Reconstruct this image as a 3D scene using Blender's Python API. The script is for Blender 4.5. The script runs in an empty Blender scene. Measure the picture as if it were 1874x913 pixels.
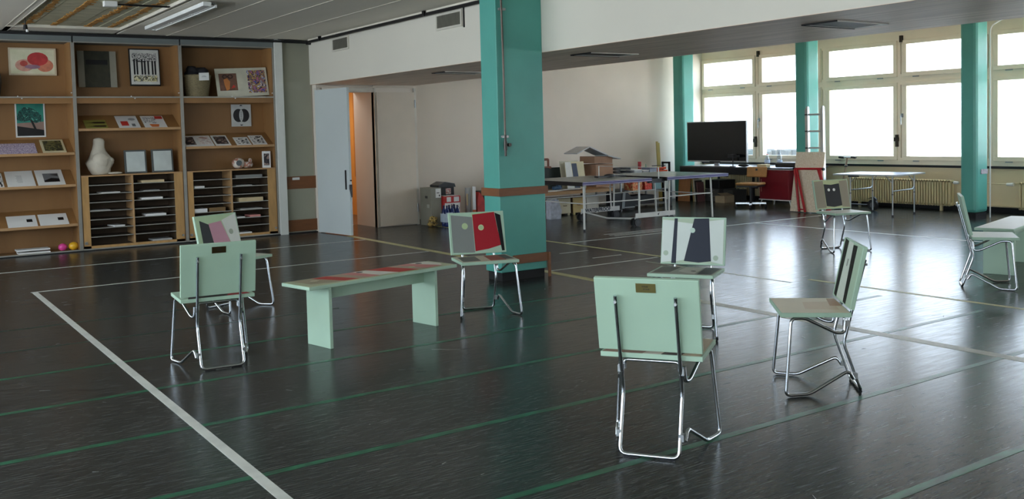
import bpy, math, random
from mathutils import Vector, Matrix
random.seed(7)
S = bpy.context.scene
COL = S.collection
V = Vector
# ------------------------------------------------------------------ camera
cam_d = bpy.data.cameras.new('camera'); cam = bpy.data.objects.new('camera', cam_d); COL.objects.link(cam)
cam_d.sensor_width = 36.0; cam_d.lens = 33.64; cam_d.shift_x = 0.0; cam_d.shift_y = -0.0678
cam_d.clip_start = 0.05; cam_d.clip_end = 400
def _cam():
    pit, roll, yaw = 5.05857255e-02, -2.49856624e-02, 5.97169147e-01
    cp, sp, cr, sr = math.cos(pit), math.sin(pit), math.cos(roll), math.sin(roll)
    Rp = Matrix(((1,0,0),(0,cp,-sp),(0,sp,cp))); Rr = Matrix(((cr,-sr,0),(sr,cr,0),(0,0,1))); R = Rr @ Rp
    d1 = R @ V((-math.sin(yaw),0,math.cos(yaw))); d2 = R @ V((math.cos(yaw),0,math.sin(yaw))); d3 = R @ V((0,-1,0))
    M = Matrix((d2, d1, d3))                      # world <- camera (x right, y down, z forward)
    right, down, fwd = M.col[0], M.col[1], M.col[2]
    W = Matrix((( right[0], -down[0], -fwd[0]), (right[1], -down[1], -fwd[1]), (right[2], -down[2], -fwd[2])))
    cam.matrix_world = Matrix.Translation((0,0,1.55)) @ W.to_4x4()
_cam(); S.camera = cam
# ------------------------------------------------------------------ world, exposure, daylight portals
world = bpy.data.worlds.new('world'); S.world = world; world.use_nodes = True
nt = world.node_tree; nt.nodes.clear()
wo = nt.nodes.new('ShaderNodeOutputWorld'); bg = nt.nodes.new('ShaderNodeBackground')
tc = nt.nodes.new('ShaderNodeTexCoord'); sx = nt.nodes.new('ShaderNodeSeparateXYZ'); cr_ = nt.nodes.new('ShaderNodeValToRGB')
cr_.color_ramp.elements[0].position = 0.0; cr_.color_ramp.elements[0].color = (0.83,0.905,1.0,1)
cr_.color_ramp.elements[1].position = 0.6; cr_.color_ramp.elements[1].color = (0.55,0.75,1.0,1)
nt.links.new(tc.outputs['Generated'], sx.inputs[0]); nt.links.new(sx.outputs['Z'], cr_.inputs[0])
nt.links.new(cr_.outputs[0], bg.inputs['Color']); bg.inputs['Strength'].default_value = 5.5
nt.links.new(bg.outputs[0], wo.inputs['Surface'])
S.view_settings.view_transform = 'Standard'; S.view_settings.look = 'None'
S.view_settings.gamma = 1.0; S.view_settings.use_curve_mapping = False
S.view_settings.exposure = 0.7
sl = bpy.data.lights.new('sun','SUN'); sl.energy = 16; sl.color = (1,.94,.84); sl.angle = math.radians(1.0)
so = bpy.data.objects.new('sun', sl); COL.objects.link(so); so.rotation_euler = (0, math.radians(-38), math.radians(76))
def portal(name, loc, rot, sx_, sy_):
    l = bpy.data.lights.new(name, 'AREA'); l.shape = 'RECTANGLE'; l.size = sx_; l.size_y = sy_; l.energy = 1
    l.cycles.is_portal = True
    o = bpy.data.objects.new(name, l); COL.objects.link(o); o.location = loc; o.rotation_euler = rot; return o
portal('daylight_portal', (15.95, 4.7, 1.95), (0, math.radians(90), 0), 2.3, 21.5)
portal('daylight_portal', (-4.25, 4.3, 1.95), (0, math.radians(-90), 0), 2.9, 20.0)
# unseen area light, added to brighten the orange corridor beyond the door
cl = bpy.data.lights.new('corridor_fill', 'AREA'); cl.shape = 'RECTANGLE'; cl.size = .3; cl.size_y = 2.0; cl.energy = 26; cl.color = (1,.97,.92)
clo = bpy.data.objects.new('corridor_fill', cl); COL.objects.link(clo); clo.location = (6.9, 16.6, 2.6)

# ------------------------------------------------------------------ materials
def lin(c): return tuple(((v/255)/12.92 if v/255 <= .04045 else ((v/255+.055)/1.055)**2.4) for v in c)
MC = {}
def mat(name, rgb, rough=.55, metal=0.0, var=.12, scale=6.0, bump=0.0, spec=.5, stretch=(1,1,1), rgb2=None, detail=4.0, bscale=None):
    if name in MC: return MC[name]
    m = bpy.data.materials.new(name); m.use_nodes = True; n = m.node_tree.nodes; L = m.node_tree.links
    b = n['Principled BSDF']; b.inputs['Roughness'].default_value = rough; b.inputs['Metallic'].default_value = metal
    b.inputs['Specular IOR Level'].default_value = spec
    a = lin(rgb); c2 = lin(rgb2) if rgb2 else tuple(x*(1-var) for x in a)
    t = n.new('ShaderNodeTexCoord'); mp = n.new('ShaderNodeMapping'); mp.inputs['Scale'].default_value = stretch
    no = n.new('ShaderNodeTexNoise'); no.inputs['Scale'].default_value = scale; no.inputs['Detail'].default_value = detail
    rp = n.new('ShaderNodeValToRGB'); rp.color_ramp.elements[0].position = .35; rp.color_ramp.elements[1].position = .65
    rp.color_ramp.elements[0].color = (*c2,1); rp.color_ramp.elements[1].color = (*a,1)
    L.new(t.outputs['Object'], mp.inputs[0]); L.new(mp.outputs[0], no.inputs['Vector']); L.new(no.outputs['Fac'], rp.inputs[0]); L.new(rp.outputs[0], b.inputs['Base Color'])
    if bump:
        bn = n.new('ShaderNodeBump'); bn.inputs['Strength'].default_value = bump; bn.inputs['Distance'].default_value = .01
        if bscale:
            n2 = n.new('ShaderNodeTexNoise'); n2.inputs['Scale'].default_value = bscale; L.new(mp.outputs[0], n2.inputs['Vector']); L.new(n2.outputs['Fac'], bn.inputs['Height'])
        else: L.new(no.outputs['Fac'], bn.inputs['Height'])
        L.new(bn.outputs[0], b.inputs['Normal'])
    MC[name] = m; return m
def artmat(name, cols, scale=10, stretch=(1,1,1), kind='noise', const=True, rough=.5):
    if name in MC: return MC[name]
    m = bpy.data.materials.new(name); m.use_nodes = True; n = m.node_tree.nodes; L = m.node_tree.links
    b = n['Principled BSDF']; b.inputs['Roughness'].default_value = rough
    t = n.new('ShaderNodeTexCoord'); mp = n.new('ShaderNodeMapping'); mp.inputs['Scale'].default_value = stretch
    if kind == 'voronoi':
        no = n.new('ShaderNodeTexVoronoi'); no.inputs['Scale'].default_value = scale; out = no.outputs['Color']
    elif kind == 'wave':
        no = n.new('ShaderNodeTexWave'); no.inputs['Scale'].default_value = scale; no.inputs['Distortion'].default_value = 6; no.inputs['Detail'].default_value = 3; out = no.outputs['Fac']
    else:
        no = n.new('ShaderNodeTexNoise'); no.inputs['Scale'].default_value = scale; no.inputs['Detail'].default_value = 5; no.inputs['Distortion'].default_value = .8; out = no.outputs['Fac']
    rp = n.new('ShaderNodeValToRGB'); rp.color_ramp.interpolation = 'CONSTANT' if const else 'LINEAR'
    k = len(cols); lo, hi = (.3,.7) if kind == 'noise' else (0,1)
    while len(rp.color_ramp.elements) < k: rp.color_ramp.elements.new(.5)
    for i, c in enumerate(cols):
        rp.color_ramp.elements[i].position = lo + (hi-lo)*i/k; rp.color_ramp.elements[i].color = (*lin(c),1)
    L.new(t.outputs['Object'], mp.inputs[0]); L.new(mp.outputs[0], no.inputs['Vector']); L.new(out, rp.inputs[0]); L.new(rp.outputs[0], b.inputs['Base Color'])
    MC[name] = m; return m
def glass(name, tint=(1,1,1), gloss=.08):
    if name in MC: return MC[name]
    m = bpy.data.materials.new(name); m.use_nodes = True; n = m.node_tree.nodes; L = m.node_tree.links; n.clear()
    o = n.new('ShaderNodeOutputMaterial'); mx = n.new('ShaderNodeMixShader'); tr = n.new('ShaderNodeBsdfTransparent'); gl = n.new('ShaderNodeBsdfGlossy')
    tr.inputs[0].default_value = (*tint,1); gl.inputs['Roughness'].default_value = .02; mx.inputs[0].default_value = gloss
    L.new(tr.outputs[0], mx.inputs[1]); L.new(gl.outputs[0], mx.inputs[2]); L.new(mx.outputs[0], o.inputs[0]); MC[name] = m; return m

def floor_mat():
    m = bpy.data.materials.new('dark linoleum'); m.use_nodes = True; n = m.node_tree.nodes; L = m.node_tree.links
    b = n['Principled BSDF']; t = n.new('ShaderNodeTexCoord')
    def noise(scale, st, det=5, dist=0):
        mp = n.new('ShaderNodeMapping'); mp.inputs['Scale'].default_value = st; no = n.new('ShaderNodeTexNoise')
        no.inputs['Scale'].default_value = scale; no.inputs['Detail'].default_value = det; no.inputs['Distortion'].default_value = dist
        L.new(t.outputs['Object'], mp.inputs[0]); L.new(mp.outputs[0], no.inputs['Vector']); return no.outputs['Fac']
    def ramp(f, p0, c0, p1, c1):
        r = n.new('ShaderNodeValToRGB'); e = r.color_ramp.elements; e[0].position = p0; e[0].color = (*c0,1); e[1].position = p1; e[1].color = (*c1,1); L.new(f, r.inputs[0]); return r.outputs[0]
    def mix(mode, fac, a, c):
        x = n.new('ShaderNodeMix'); x.data_type = 'RGBA'; x.blend_type = mode
        if isinstance(fac, float): x.inputs[0].default_value = fac
        else: L.new(fac, x.inputs[0])
        L.new(a, x.inputs[6])
        if isinstance(c, tuple): x.inputs[7].default_value = (*c,1)
        else: L.new(c, x.inputs[7])
        return x.outputs[2]
    base = ramp(noise(1.1,(.5,1,1)), .3, (.019,.020,.019), .7, (.034,.036,.033))
    st = ramp(noise(9.0,(.9,10,1),8,.3), .50, (0,0,0), .66, (1,1,1))
    c = mix('MIX', st, base, (.074,.077,.072))
    sc = ramp(noise(26.0,(.45,7,1),6,.8), .66, (0,0,0), .72, (1,1,1))      # pale scuffs
    c = mix('MIX', sc, c, (.19,.19,.185))
    L.new(c, b.inputs['Base Color'])
    ro = n.new('ShaderNodeMapRange'); ro.inputs['From Min'].default_value = .3; ro.inputs['From Max'].default_value = .7
    ro.inputs['To Min'].default_value = .19; ro.inputs['To Max'].default_value = .28
    L.new(noise(7.0,(.5,5.0,1),8), ro.inputs['Value']); L.new(ro.outputs[0], b.inputs['Roughness'])
    b.inputs['Specular IOR Level'].default_value = .17
    bn = n.new('ShaderNodeBump'); bn.inputs['Strength'].default_value = .03; bn.inputs['Distance'].default_value = .004
    L.new(noise(12.0,(.6,2.5,1),6), bn.inputs['Height']); L.new(bn.outputs[0], b.inputs['Normal'])
    return m
M_floor = floor_mat()
M_teal = mat('teal column paint', (86,166,152), .42, var=.10, scale=3, bump=.05)
M_white = mat('off white wall paint', (226,216,202), .75, var=.04, scale=1.5, bump=.03)
M_beam = mat('beam plaster', (214,210,196), .7, var=.05, scale=1.2, stretch=(1,.6,1))
M_soffit = mat('board marked soffit', (248,226,206), .45, var=.30, scale=3.0, stretch=(6,.35,1), detail=8, bump=.10, rgb2=(216,192,170))
M_ceil = mat('ceiling panel', (236,230,215), .7, var=.07, scale=.8, stretch=(1,.4,1))
M_seam = mat('ceiling seam strip', (222,216,200), .6)
M_wood = mat('orange beech veneer', (148,108,64), .5, var=.18, scale=2.5, stretch=(1,1,.25))
M_wood2 = mat('pale worn pine', (190,148,92), .5, var=.22, scale=7, stretch=(2,2,.5))
M_edge = mat('shelf front edge', (178,140,96), .5)
M_grey = mat('grey fascia', (112,118,116), .5, var=.06)
M_track = mat('aluminium track', (170,168,160), .4, metal=.6)
M_dark = mat('dark recess', (22,22,22), .8)
M_black = mat('black plastic', (20,20,22), .45)
M_band = mat('brown wooden band', (124,78,44), .5, var=.15, scale=5, stretch=(1,1,6))
M_mint = mat('mint board paint', (168,196,172), .5, var=.05, scale=4)
M_chrome = mat('chromed steel tube', (200,205,208), .18, metal=1.0, var=.05)
M_steel = mat('brushed steel', (165,168,168), .4, metal=.9)
M_winframe = mat('cream window frame paint', (242,230,206), .55, var=.05, scale=3)
M_sill = mat('beige wall under windows', (222,204,168), .65, var=.05, scale=2)
M_leaf = mat('pale blue grey door leaf', (196,204,202), .5, var=.05, scale=1.0)
M_panelg = mat('grey green panel', (158,158,140), .6, var=.07, scale=2)
M_paper = mat('white paper', (226,226,222), .6, var=.03)
M_glass = glass('window glass', (.97,.98,.98), .06)

# ------------------------------------------------------------------ mesh builder
class MB:
    def __init__(s, mtx=None): s.v=[]; s.f=[]; s.sm=[]; s.mi=[]; s.m=mtx or Matrix()
    def add(s, vs, fs, smooth=False, mi=0):
        o=len(s.v); s.v += [tuple(s.m @ V(p)) for p in vs]
        for f in fs: s.f.append([o+i for i in f]); s.sm.append(smooth); s.mi.append(mi)
        return s
    def box(s, x0,x1,y0,y1,z0,z1, mi=0):
        vs=[(x,y,z) for z in (z0,z1) for y in (y0,y1) for x in (x0,x1)]
        return s.add(vs, [(0,2,3,1),(4,5,7,6),(0,1,5,4),(2,6,7,3),(0,4,6,2),(1,3,7,5)], False, mi)
    def cyl(s, p0, p1, r0, r1=None, n=12, cap=True, mi=0, smooth=True):
        r1 = r0 if r1 is None else r1; p0=V(p0); p1=V(p1); d=(p1-p0).normalized()
        u=d.orthogonal().normalized(); w=d.cross(u)
        vs=[tuple(p+(u*math.cos(a)+w*math.sin(a))*r) for p,r in ((p0,r0),(p1,r1)) for a in [2*math.pi*i/n for i in range(n)]]
        s.add(vs, [(i,(i+1)%n,n+(i+1)%n,n+i) for i in range(n)], smooth, mi)
        if cap: s.add(vs[:n],[tuple(reversed(range(n)))],False,mi); s.add(vs[n:],[tuple(range(n))],False,mi)
        return s
    def tube(s, pts, r, n=8, fillet=.03, closed=False, mi=0):
        P=[V(p) for p in pts]; out=[]
        N=len(P)
        for i,p in enumerate(P):
            if not closed and (i==0 or i==N-1): out.append(p); continue
            a=P[(i-1)%N]-p; b=P[(i+1)%N]-p; k=min(fillet, a.length*.45, b.length*.45)
            if k<1e-4 or a.angle(b)>3.0: out.append(p); continue
            q0=p+a.normalized()*k; q1=p+b.normalized()*k
            for t in (0,.25,.5,.75,1): out.append(q0*(1-t)**2+p*2*t*(1-t)+q1*t*t)
        K=len(out); rings=[]; u=None
        for i,p in enumerate(out):
            if closed: d=(out[(i+1)%K]-out[i-1]).normalized()
            else: d=(out[min(i+1,K-1)]-out[max(i-1,0)]).normalized()
            if u is None: u=d.orthogonal().normalized()
            u=(u-d*u.dot(d)).normalized(); w=d.cross(u)
            rings.append([tuple(p+(u*math.cos(2*math.pi*j/n)+w*math.sin(2*math.pi*j/n))*r) for j in range(n)])
        vs=[q for rg in rings for q in rg]; fs=[]
        for i in range(K if closed else K-1):
            a=i*n; b=((i+1)%K)*n
            for j in range(n): fs.append((a+j,a+(j+1)%n,b+(j+1)%n,b+j))
        s.add(vs,fs,True,mi)
        if not closed: s.add(rings[0],[tuple(reversed(range(n)))],False,mi); s.add(rings[-1],[tuple(range(n))],False,mi)
        return s
    def prism(s, poly, o, u, w, th, mi=0):        # polygon in plane (o,u,w), thickness th along u x w
        o=V(o); u=V(u); w=V(w); nn=u.cross(w).normalized(); k=len(poly)
        A=[tuple(o+u*a+w*b) for a,b in poly]; B=[tuple(o+u*a+w*b+nn*th) for a,b in poly]
        return s.add(A+B,[tuple(reversed(range(k))),tuple(range(k,2*k))]+[(i,(i+1)%k,k+(i+1)%k,k+i) for i in range(k)],False,mi)
    def lathe(s, prof, c, n=16, mi=0):
        vs=[]; c=V(c)
        for r,z in prof:
            for j in range(n): a=2*math.pi*j/n; vs.append((c.x+r*math.cos(a),c.y+r*math.sin(a),c.z+z))
        fs=[(i*n+j,i*n+(j+1)%n,(i+1)*n+(j+1)%n,(i+1)*n+j) for i in range(len(prof)-1) for j in range(n)]
        return s.add(vs,fs,True,mi)
    def blob(s, c, rx, ry, rz, n=10, jit=.0, mi=0):
        vs=[]; fs=[]
        for i in range(n//2+1):
            ph=math.pi*i/(n//2)
            for j in range(n):
                k=1+random.uniform(-jit,jit) if 0<i<n//2 else 1
                a=2*math.pi*j/n; vs.append((c[0]+rx*k*math.sin(ph)*math.cos(a),c[1]+ry*k*math.sin(ph)*math.sin(a),c[2]+rz*math.cos(ph)*(1 if jit==0 else k)))
        for i in range(n//2):
            for j in range(n): fs.append((i*n+j,(i+1)*n+j,(i+1)*n+(j+1)%n,i*n+(j+1)%n))
        return s.add(vs,fs,True,mi)
    def build(s, name, m, parent=None, bevel=0, label=None, kind=None):
        me=bpy.data.meshes.new(name); me.from_pydata(s.v,[],s.f); me.update()
        for mm in (m if isinstance(m,(list,tuple)) else [m]): me.materials.append(mm)
        me.polygons.foreach_set('use_smooth', s.sm); me.polygons.foreach_set('material_index', s.mi)
        o=bpy.data.objects.new(name, me); COL.objects.link(o)
        if parent: o.parent=parent
        if bevel:
            b=o.modifiers.new('bevel','BEVEL'); b.width=bevel; b.segments=2; b.limit_method='ANGLE'
        if label: o['label']=label
        if kind: o['kind']=kind
        return o
def tag(o, label, cat, group=None):
    o['label']=label; o['category']=cat
    if group: o['group']=group
    return o
def thing(name, label, cat, loc=(0,0,0), rz=0.0, group=None):
    o=bpy.data.objects.new(name,None); COL.objects.link(o); o.location=loc; o.rotation_euler=(0,0,rz); o.empty_display_size=.1
    return tag(o,label,cat,group)
def struct(name, mb, m, **k):
    o=mb.build(name,m,None,**k); o['kind']='structure'; return o
def B(*a): return MB().box(*a)
def text(name, body, size, m, parent, mtx, ext=.0008):
    cu=bpy.data.curves.new('lettering','FONT'); cu.body=body; cu.size=size; cu.extrude=ext; cu.offset=size*.028; cu.align_x='CENTER'; cu.align_y='CENTER'; cu.resolution_u=3
    t=bpy.data.objects.new('lettering',cu); me=bpy.data.meshes.new_from_object(t); bpy.data.objects.remove(t)
    me.materials.clear(); me.materials.append(m); o=bpy.data.objects.new(name,me); COL.objects.link(o); o.parent=parent; o.matrix_local=mtx; return o
def frame_m(o,u,w):      # matrix with x=u, y=w, z=u x w at o
    u=V(u).normalized(); w=V(w).normalized(); nn=u.cross(w); m=Matrix((u,w,nn)).transposed().to_4x4(); m.translation=V(o); return m

# ================================================================== STRUCTURE
Y0=-6.0
fl=struct('floor', B(-4.2,15.75,Y0,15.3,-.1,0), M_floor)
MB().box(5.9,7.97,15.3,19,-.1,0).build('corridor_floor', mat('corridor floor',(92,66,44),.35), fl)
Mg=mat('green court line',(34,104,72),.35,rgb2=(34,58,46),scale=7,stretch=(1,3,1),detail=8); Mw=mat('white court line',(205,205,196),.45,var=.15,scale=8); My=mat('yellow court line',(186,180,124),.45,var=.15,scale=6)
def hl(y,x0,x1,w,m,z=.0012): B(x0,x1,y-w/2,y+w/2,0,z).build('court_line',m,fl)
def vl(x,y0,y1,w,m,z=.0016): B(x-w/2,x+w/2,y0,y1,0,z).build('court_line',m,fl)
for y in (7.07,6.15,5.20,4.25,3.32,2.34): hl(y,-4,6.15 if y>5.5 else 7.5,.048,Mg)
hl(7.98,-4,3.5,.03,mat('faded green line',(34,60,48),.35)); hl(8.9,-4,2.5,.03,MC['faded green line'])
hl(12.95,-4,6.2,.045,Mw,.0014); hl(11.02,1.40,6.2,.04,Mw,.0014); hl(8.48,6.2,7.85,.04,Mw,.0014); hl(10.42,7.9,13.4,.045,Mw,.0014)
vl(1.435,-6,11.04,.055,Mw); vl(6.19,7.4,13.6,.10,My); vl(6.12,-6,7.4,.10,mat('pale worn court line',(168,164,140),.4,var=.3,scale=5)); vl(7.93,8.45,14.36,.055,My); vl(7.5,6.2,8.3,.03,MC['pale worn court line']); vl(7.78,-6,6.2,.055,My); vl(11.73,-6,10.4,.04,Mw)
for x,y in ((7.22,9.59),(7.25,8.97)): B(x,x+.45,y-.015,y+.015,0,.0014).build('court_line',Mw,fl)
for y in (10.62,10.74,10.86): hl(y,9.0,10.4,.03,Mw)
random.seed(31)
mk=MB(); mk2=MB()
for i in range(150):
    x,y=random.uniform(.5,9),random.uniform(1.5,12.5); a=random.gauss(0,.5); l=random.uniform(.01,.07); w=random.uniform(.0008,.003)
    if i%3==0: mk2.prism([(0,-w*1.6),(l,-w),(l,w),(0,w*1.6)],(x+2,y,.0003),(math.cos(a),math.sin(a),0),(-math.sin(a),math.cos(a),0),.0003)
    else: mk.prism([(0,-w),(l,-w*.4),(l,w*.4),(0,w)],(x,y,.0003),(math.cos(a),math.sin(a),0),(-math.sin(a),math.cos(a),0),.0003)
mk.prism([(0,-.003),(.21,-.002),(.21,.002),(0,.003)],(3.33,5.98,.0003),(.75,-.66,0),(.66,.75,0),.0004)
mk.build('scuff_mark',mat('pale scuff',(170,170,164),.6),fl,kind='stuff'); mk2.build('dark_scuff',M_black,fl,kind='stuff')
# ceiling strips (suspended panels) with a hole over the cabinet
ce=struct('ceiling', B(-4.2,15.75,Y0,19,3.62,3.72), mat('raw concrete slab',(120,112,98),.9,var=.25,scale=1.2,bump=.2))
xs=[-4.05,-3.36,-2.67,-1.98,-1.29,-.6,.09,.965,1.66,3.06,3.13,3.83,4.52,5.22,6.0]
x=3.83-.697*11; edges=[]
edges=[3.83-.697*i for i in range(12)]
strips=[(e-.697,e) for e in edges]+[(3.83,4.52),(4.52,5.22),(5.22,6.0)]
for a,b in strips:
    if 1.6<(a+b)/2<3.1: y_lo,y_hi=-6.0,9.6
    else: y_lo,y_hi=-6.0,14.66
    MB().box(a+.006,b-.006,y_lo,y_hi,3.09,3.11).build('ceiling_panel',M_ceil,ce)
    MB().box(b-.006,b+.006,y_lo,y_hi,3.086,3.105).build('seam_strip',M_seam,ce)
MB().box(1.66,3.08,14.06,14.66,3.09,3.11).build('ceiling_panel',M_ceil,ce)
rim=MB(); rim.box(3.05,3.075,9.6,14.06,3.082,3.12); rim.box(1.66,3.075,14.03,14.07,3.082,3.12); rim.box(1.65,1.665,9.6,14.06,3.086,3.11)
rim.build('hole_rim',M_seam,ce)
wool=MB()
for i in range(5):
    x0=1.7+i*.27; wool.box(x0,x0+.262,9.6,14.05,3.118+.004*(i%2),3.15)
wool.build('insulation_board', mat('wood wool insulation',(214,208,176),.95,rgb2=(160,156,130),scale=5,stretch=(1.2,10,1),detail=8,bump=.5,bscale=30), ce)
wl2=MB()
random.seed(3)
for i,x0 in enumerate((1.86,2.2,2.62,2.9)):
    pts=[]
    for j in range(22):
        y=9.7+j*.2; wl2.box(x0+random.uniform(-.04,.0),x0+random.uniform(.03,.09),y+.05,y+.11,3.112,3.13).box(x0+random.uniform(-.03,.02),x0+random.uniform(.03,.06),y-.02,y+.19,3.114,3.13)
wl2.build('glue_streak', mat('brown glue streak',(206,150,70),.8,rgb2=(150,106,50),scale=9,bump=.3), ce)
B(7.85,15.75,Y0,15.3,3.38,3.45).build('upper_ceiling',M_soffit,ce)
# dropped duct box with vents
bm_=struct('trim_1', B(6.0,7.9,Y0,14.5,2.38,3.6), M_beam)
bm_['label']='white dropped duct box running below the ceiling'
B(6.002,7.9,Y0,14.5,2.376,2.3805).build('soffit',M_soffit,bm_)
# walls
wlft=struct('wall_left', MB().box(-4.2,5.46,15.13,15.3,0,3.62).box(5.46,5.60,14.72,15.3,0,3.62).box(5.60,6.12,14.72,15.3,0,3.62).box(6.12,6.2,14.55,15.3,0,3.62)
    .box(6.2,7.12,14.55,15.3,2.30,3.62).box(7.12,7.9,14.52,15.3,0,3.62), M_white)
B(5.605,6.10,14.70,14.72,.0,3.09).build('wall_panel',M_panelg,wlft)
for z0,z1 in ((.03,.215),(.715,.915)): B(5.61,6.12,14.685,14.70,z0,z1).build('bump_rail',M_band,wlft)
B(5.72,5.84,14.678,14.685,.86,.90).build('sticker',M_paper,wlft,label='small pale sticker')
B(5.47,5.595,14.60,14.72,.0,3.09).build('post',mat('white post',(214,216,208),.55,var=.04),wlft)
B(-4.2,6.12,14.55,14.66,3.045,3.075).build('shadow_gap',M_dark,wlft)
wf=struct('wall_far', MB().box(7.9,15.75,15.3,15.5,0,3.62), M_white)
wc=struct('wall_corridor', MB().box(5.8,5.9,15.3,19,0,2.9).box(5.8,8.1,19,19.1,0,2.9).box(5.8,8.1,15.3,19,2.8,2.9), mat('corridor wall paint',(206,142,66),.6,var=.05))
B(7.97,8.1,15.3,19,0,2.8).build('corridor_side',MC['corridor wall paint'],wc)
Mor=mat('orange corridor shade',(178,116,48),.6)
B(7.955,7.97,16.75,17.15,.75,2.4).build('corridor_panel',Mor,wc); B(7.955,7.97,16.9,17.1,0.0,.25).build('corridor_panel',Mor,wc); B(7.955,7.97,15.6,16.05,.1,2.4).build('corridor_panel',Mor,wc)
struct('wall_near', B(-4.2,15.75,Y0-.15,Y0,0,3.62), M_white)
# window wall (right) : parapet, head
ww=struct('wall_right', MB().box(15.62,15.85,Y0,15.3,0.09,.74).box(15.62,15.85,Y0,15.3,3.25,3.62), M_sill)
B(15.56,15.62,Y0,15.3,.10,.125).build('ledge',M_sill,ww); B(15.64,15.85,Y0,15.3,0,.10).build('base_gap',M_dark,ww)
B(15.555,15.60,Y0,15.3,.735,.775).build('cable_duct',M_black,ww)
def window_pair(idx, a):
    f=MB(); G=[(a-.09,a-1.47),(a-1.74,a-3.13)]
    X0,X1=15.60,15.72
    f.box(X0,X1,a-3.32,a,.775,.90); f.box(X0,X1,a-3.32,a,2.22,2.41); f.box(X0,X1,a-3.32,a,2.97,3.28)
    for za,zb in ((.90,2.22),(2.41,2.97)):
        f.box(X0,X1,a-.06,a,za,zb); f.box(X0,X1,a-1.66,a-1.62,za,zb); f.box(X0,X1,a-1.60,a-1.50,za,zb); f.box(X0,X1,a-1.71,a-1.665,za,zb)
        f.box(X0,X1,a-3.22,a-3.16,za,zb); f.box(X0,X1,a-3.32,a-3.235,za,zb); f.box(X0+.03,X1,a-3.235,a-3.22,za,zb); f.box(X0+.03,X1,a-1.62,a-1.6,za,zb)
    o=struct('window_%d'%idx, f, M_winframe)
    for gy1,gy0 in G:
        for z0,z1 in ((.93,2.19),(2.44,2.94)):
            s=MB(); t=.075
            s.box(X0-.035,X0+.06,gy0-t,gy1+t,z0-t,z0).box(X0-.035,X0+.06,gy0-t,gy1+t,z1,z1+t).box(X0-.035,X0+.06,gy0-t,gy0,z0,z1).box(X0-.035,X0+.06,gy1,gy1+t,z0,z1)
            s=s.build('sash',M_winframe,o,bevel=.006)
            B(X0+.02,X0+.026,gy0,gy1,z0,z1).build('pane',M_glass,s)
            h=MB()
            for hy in (gy0+.2,gy1-.25): h.box(X0-.045,X0-.035,hy,hy+.12,z0-t-.02,z0-t)
            h.build('hinge',M_steel,s)
    hd=MB(); yc=a-1.66
    hd.box(X0-.06,X0-.035,yc-.02,yc+.02,1.63,1.70).tube([(X0-.07,yc,1.66),(X0-.09,yc,1.66),(X0-.09,yc-.01,1.50)],.010)
    hd.build('handle',M_steel,o,label='grey metal window handle')
    MB().box(X0-.05,X0,a-1.56,a-1.52,1.10,1.32).box(X0-.06,X0-.02,a-1.58,a-1.50,1.20,1.27).build('latch',mat('rusty latch',(70,58,48),.5,metal=.5),o)
    MB().box(X0-.05,X0,a-1.66,a-1.61,2.98,3.10).build('latch',MC['rusty latch'],o)
for k in range(6): window_pair(k+1, 15.3-3.32*k)
# rear wall (behind the viewer) with its own windows
rw=struct('wall_rear', MB().box(-4.2,-4.05,Y0,15.3,0,.6).box(-4.2,-4.05,Y0,15.3,3.3,3.62).box(-4.2,-4.05,14.2,15.3,.6,3.3).box(-4.2,-4.05,Y0,-5.6,.6,3.3), M_white)
for k in range(6):
    y1=14.2-3.3*k; y0=y1-3.3
    f=MB().box(-4.2,-4.1,y0,y1,.6,.66).box(-4.2,-4.1,y0,y1,3.24,3.3).box(-4.2,-4.1,y0,y0+.06,.66,3.24).box(-4.2,-4.1,y1-.06,y1,.66,3.24).box(-4.2,-4.1,y0+1.6,y0+1.68,.66,3.24)
    o=struct('window_%d'%(k+7), f, M_winframe); B(-4.16,-4.154,y0+.06,y1-.06,.66,3.24).build('pane',M_glass,o)
# outside
struct('ground_outside', B(15.9,120,-60,90,-3.2,-3.0), mat('pale paving outside',(215,212,205),.8))
bd=thing('white_building','long white building seen faintly through the windows','building',(42,14,-3))
MB().box(2,12,-40,40,0,8.5).build('wall',mat('white render outside',(240,240,238),.8),bd)
MB().box(-.6,12.5,-41,41,4.55,4.72).build('eave',mat('pale eave',(205,205,205),.8),bd)
for i in range(9): MB().box(-.3,0,-30+i*7,-29.7+i*7,0,4.55).build('pillar',MC['pale eave'],bd)
hg=MB(); random.seed(11)
for i in range(34): hg.box(18.2+random.uniform(-.1,.1),18.9,14.4+i*.12,14.54+i*.12,-3.0,.93+random.uniform(-.02,.03))
tag(hg.build('hedge',mat('dark hedge leaves',(64,70,72),.8,scale=20,bump=.5)),'dark clipped hedge outside behind the far window sill','hedge')

# doors
d1=struct('door_1', MB().box(6.20,7.12,14.50,14.60,2.26,2.33).box(7.12,7.15,14.49,14.60,0,2.33).box(6.10,6.16,14.50,14.60,0,2.33), mat('door frame paint',(214,208,194),.5))
lf=MB(frame_m((6.09,14.50,0),(.13,-.99,0),(0,0,1))).box(0,.955,.012,2.29,-.02,.02).build('door_leaf',M_leaf,d1,label='open pale blue grey door leaf')
hm=MB(frame_m((6.09,14.50,0),(.13,-.99,0),(0,0,1)))
hm.box(.845,.875,.72,1.02,-.032,-.02); hm.tube([(.86,.955,-.03),(.86,.955,-.07),(.74,.955,-.07)],.010); hm.box(.845,.875,.72,1.02,.02,.032)
hm.build('handle',M_black,lf,label='black lever handle')
km=MB(frame_m((6.09,14.50,0),(.13,-.99,0),(0,0,1)))
km.cyl((.957,.86,.0),(.975,.86,.0),.012); 
for i in range(5): km.box(.965+.004*i,.969+.004*i,.60+.03*i,.80,-.02+.01*i,.004+.01*i)
km.build('key_bunch',M_black,lf,label='bunch of keys hanging from the lock')
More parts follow.
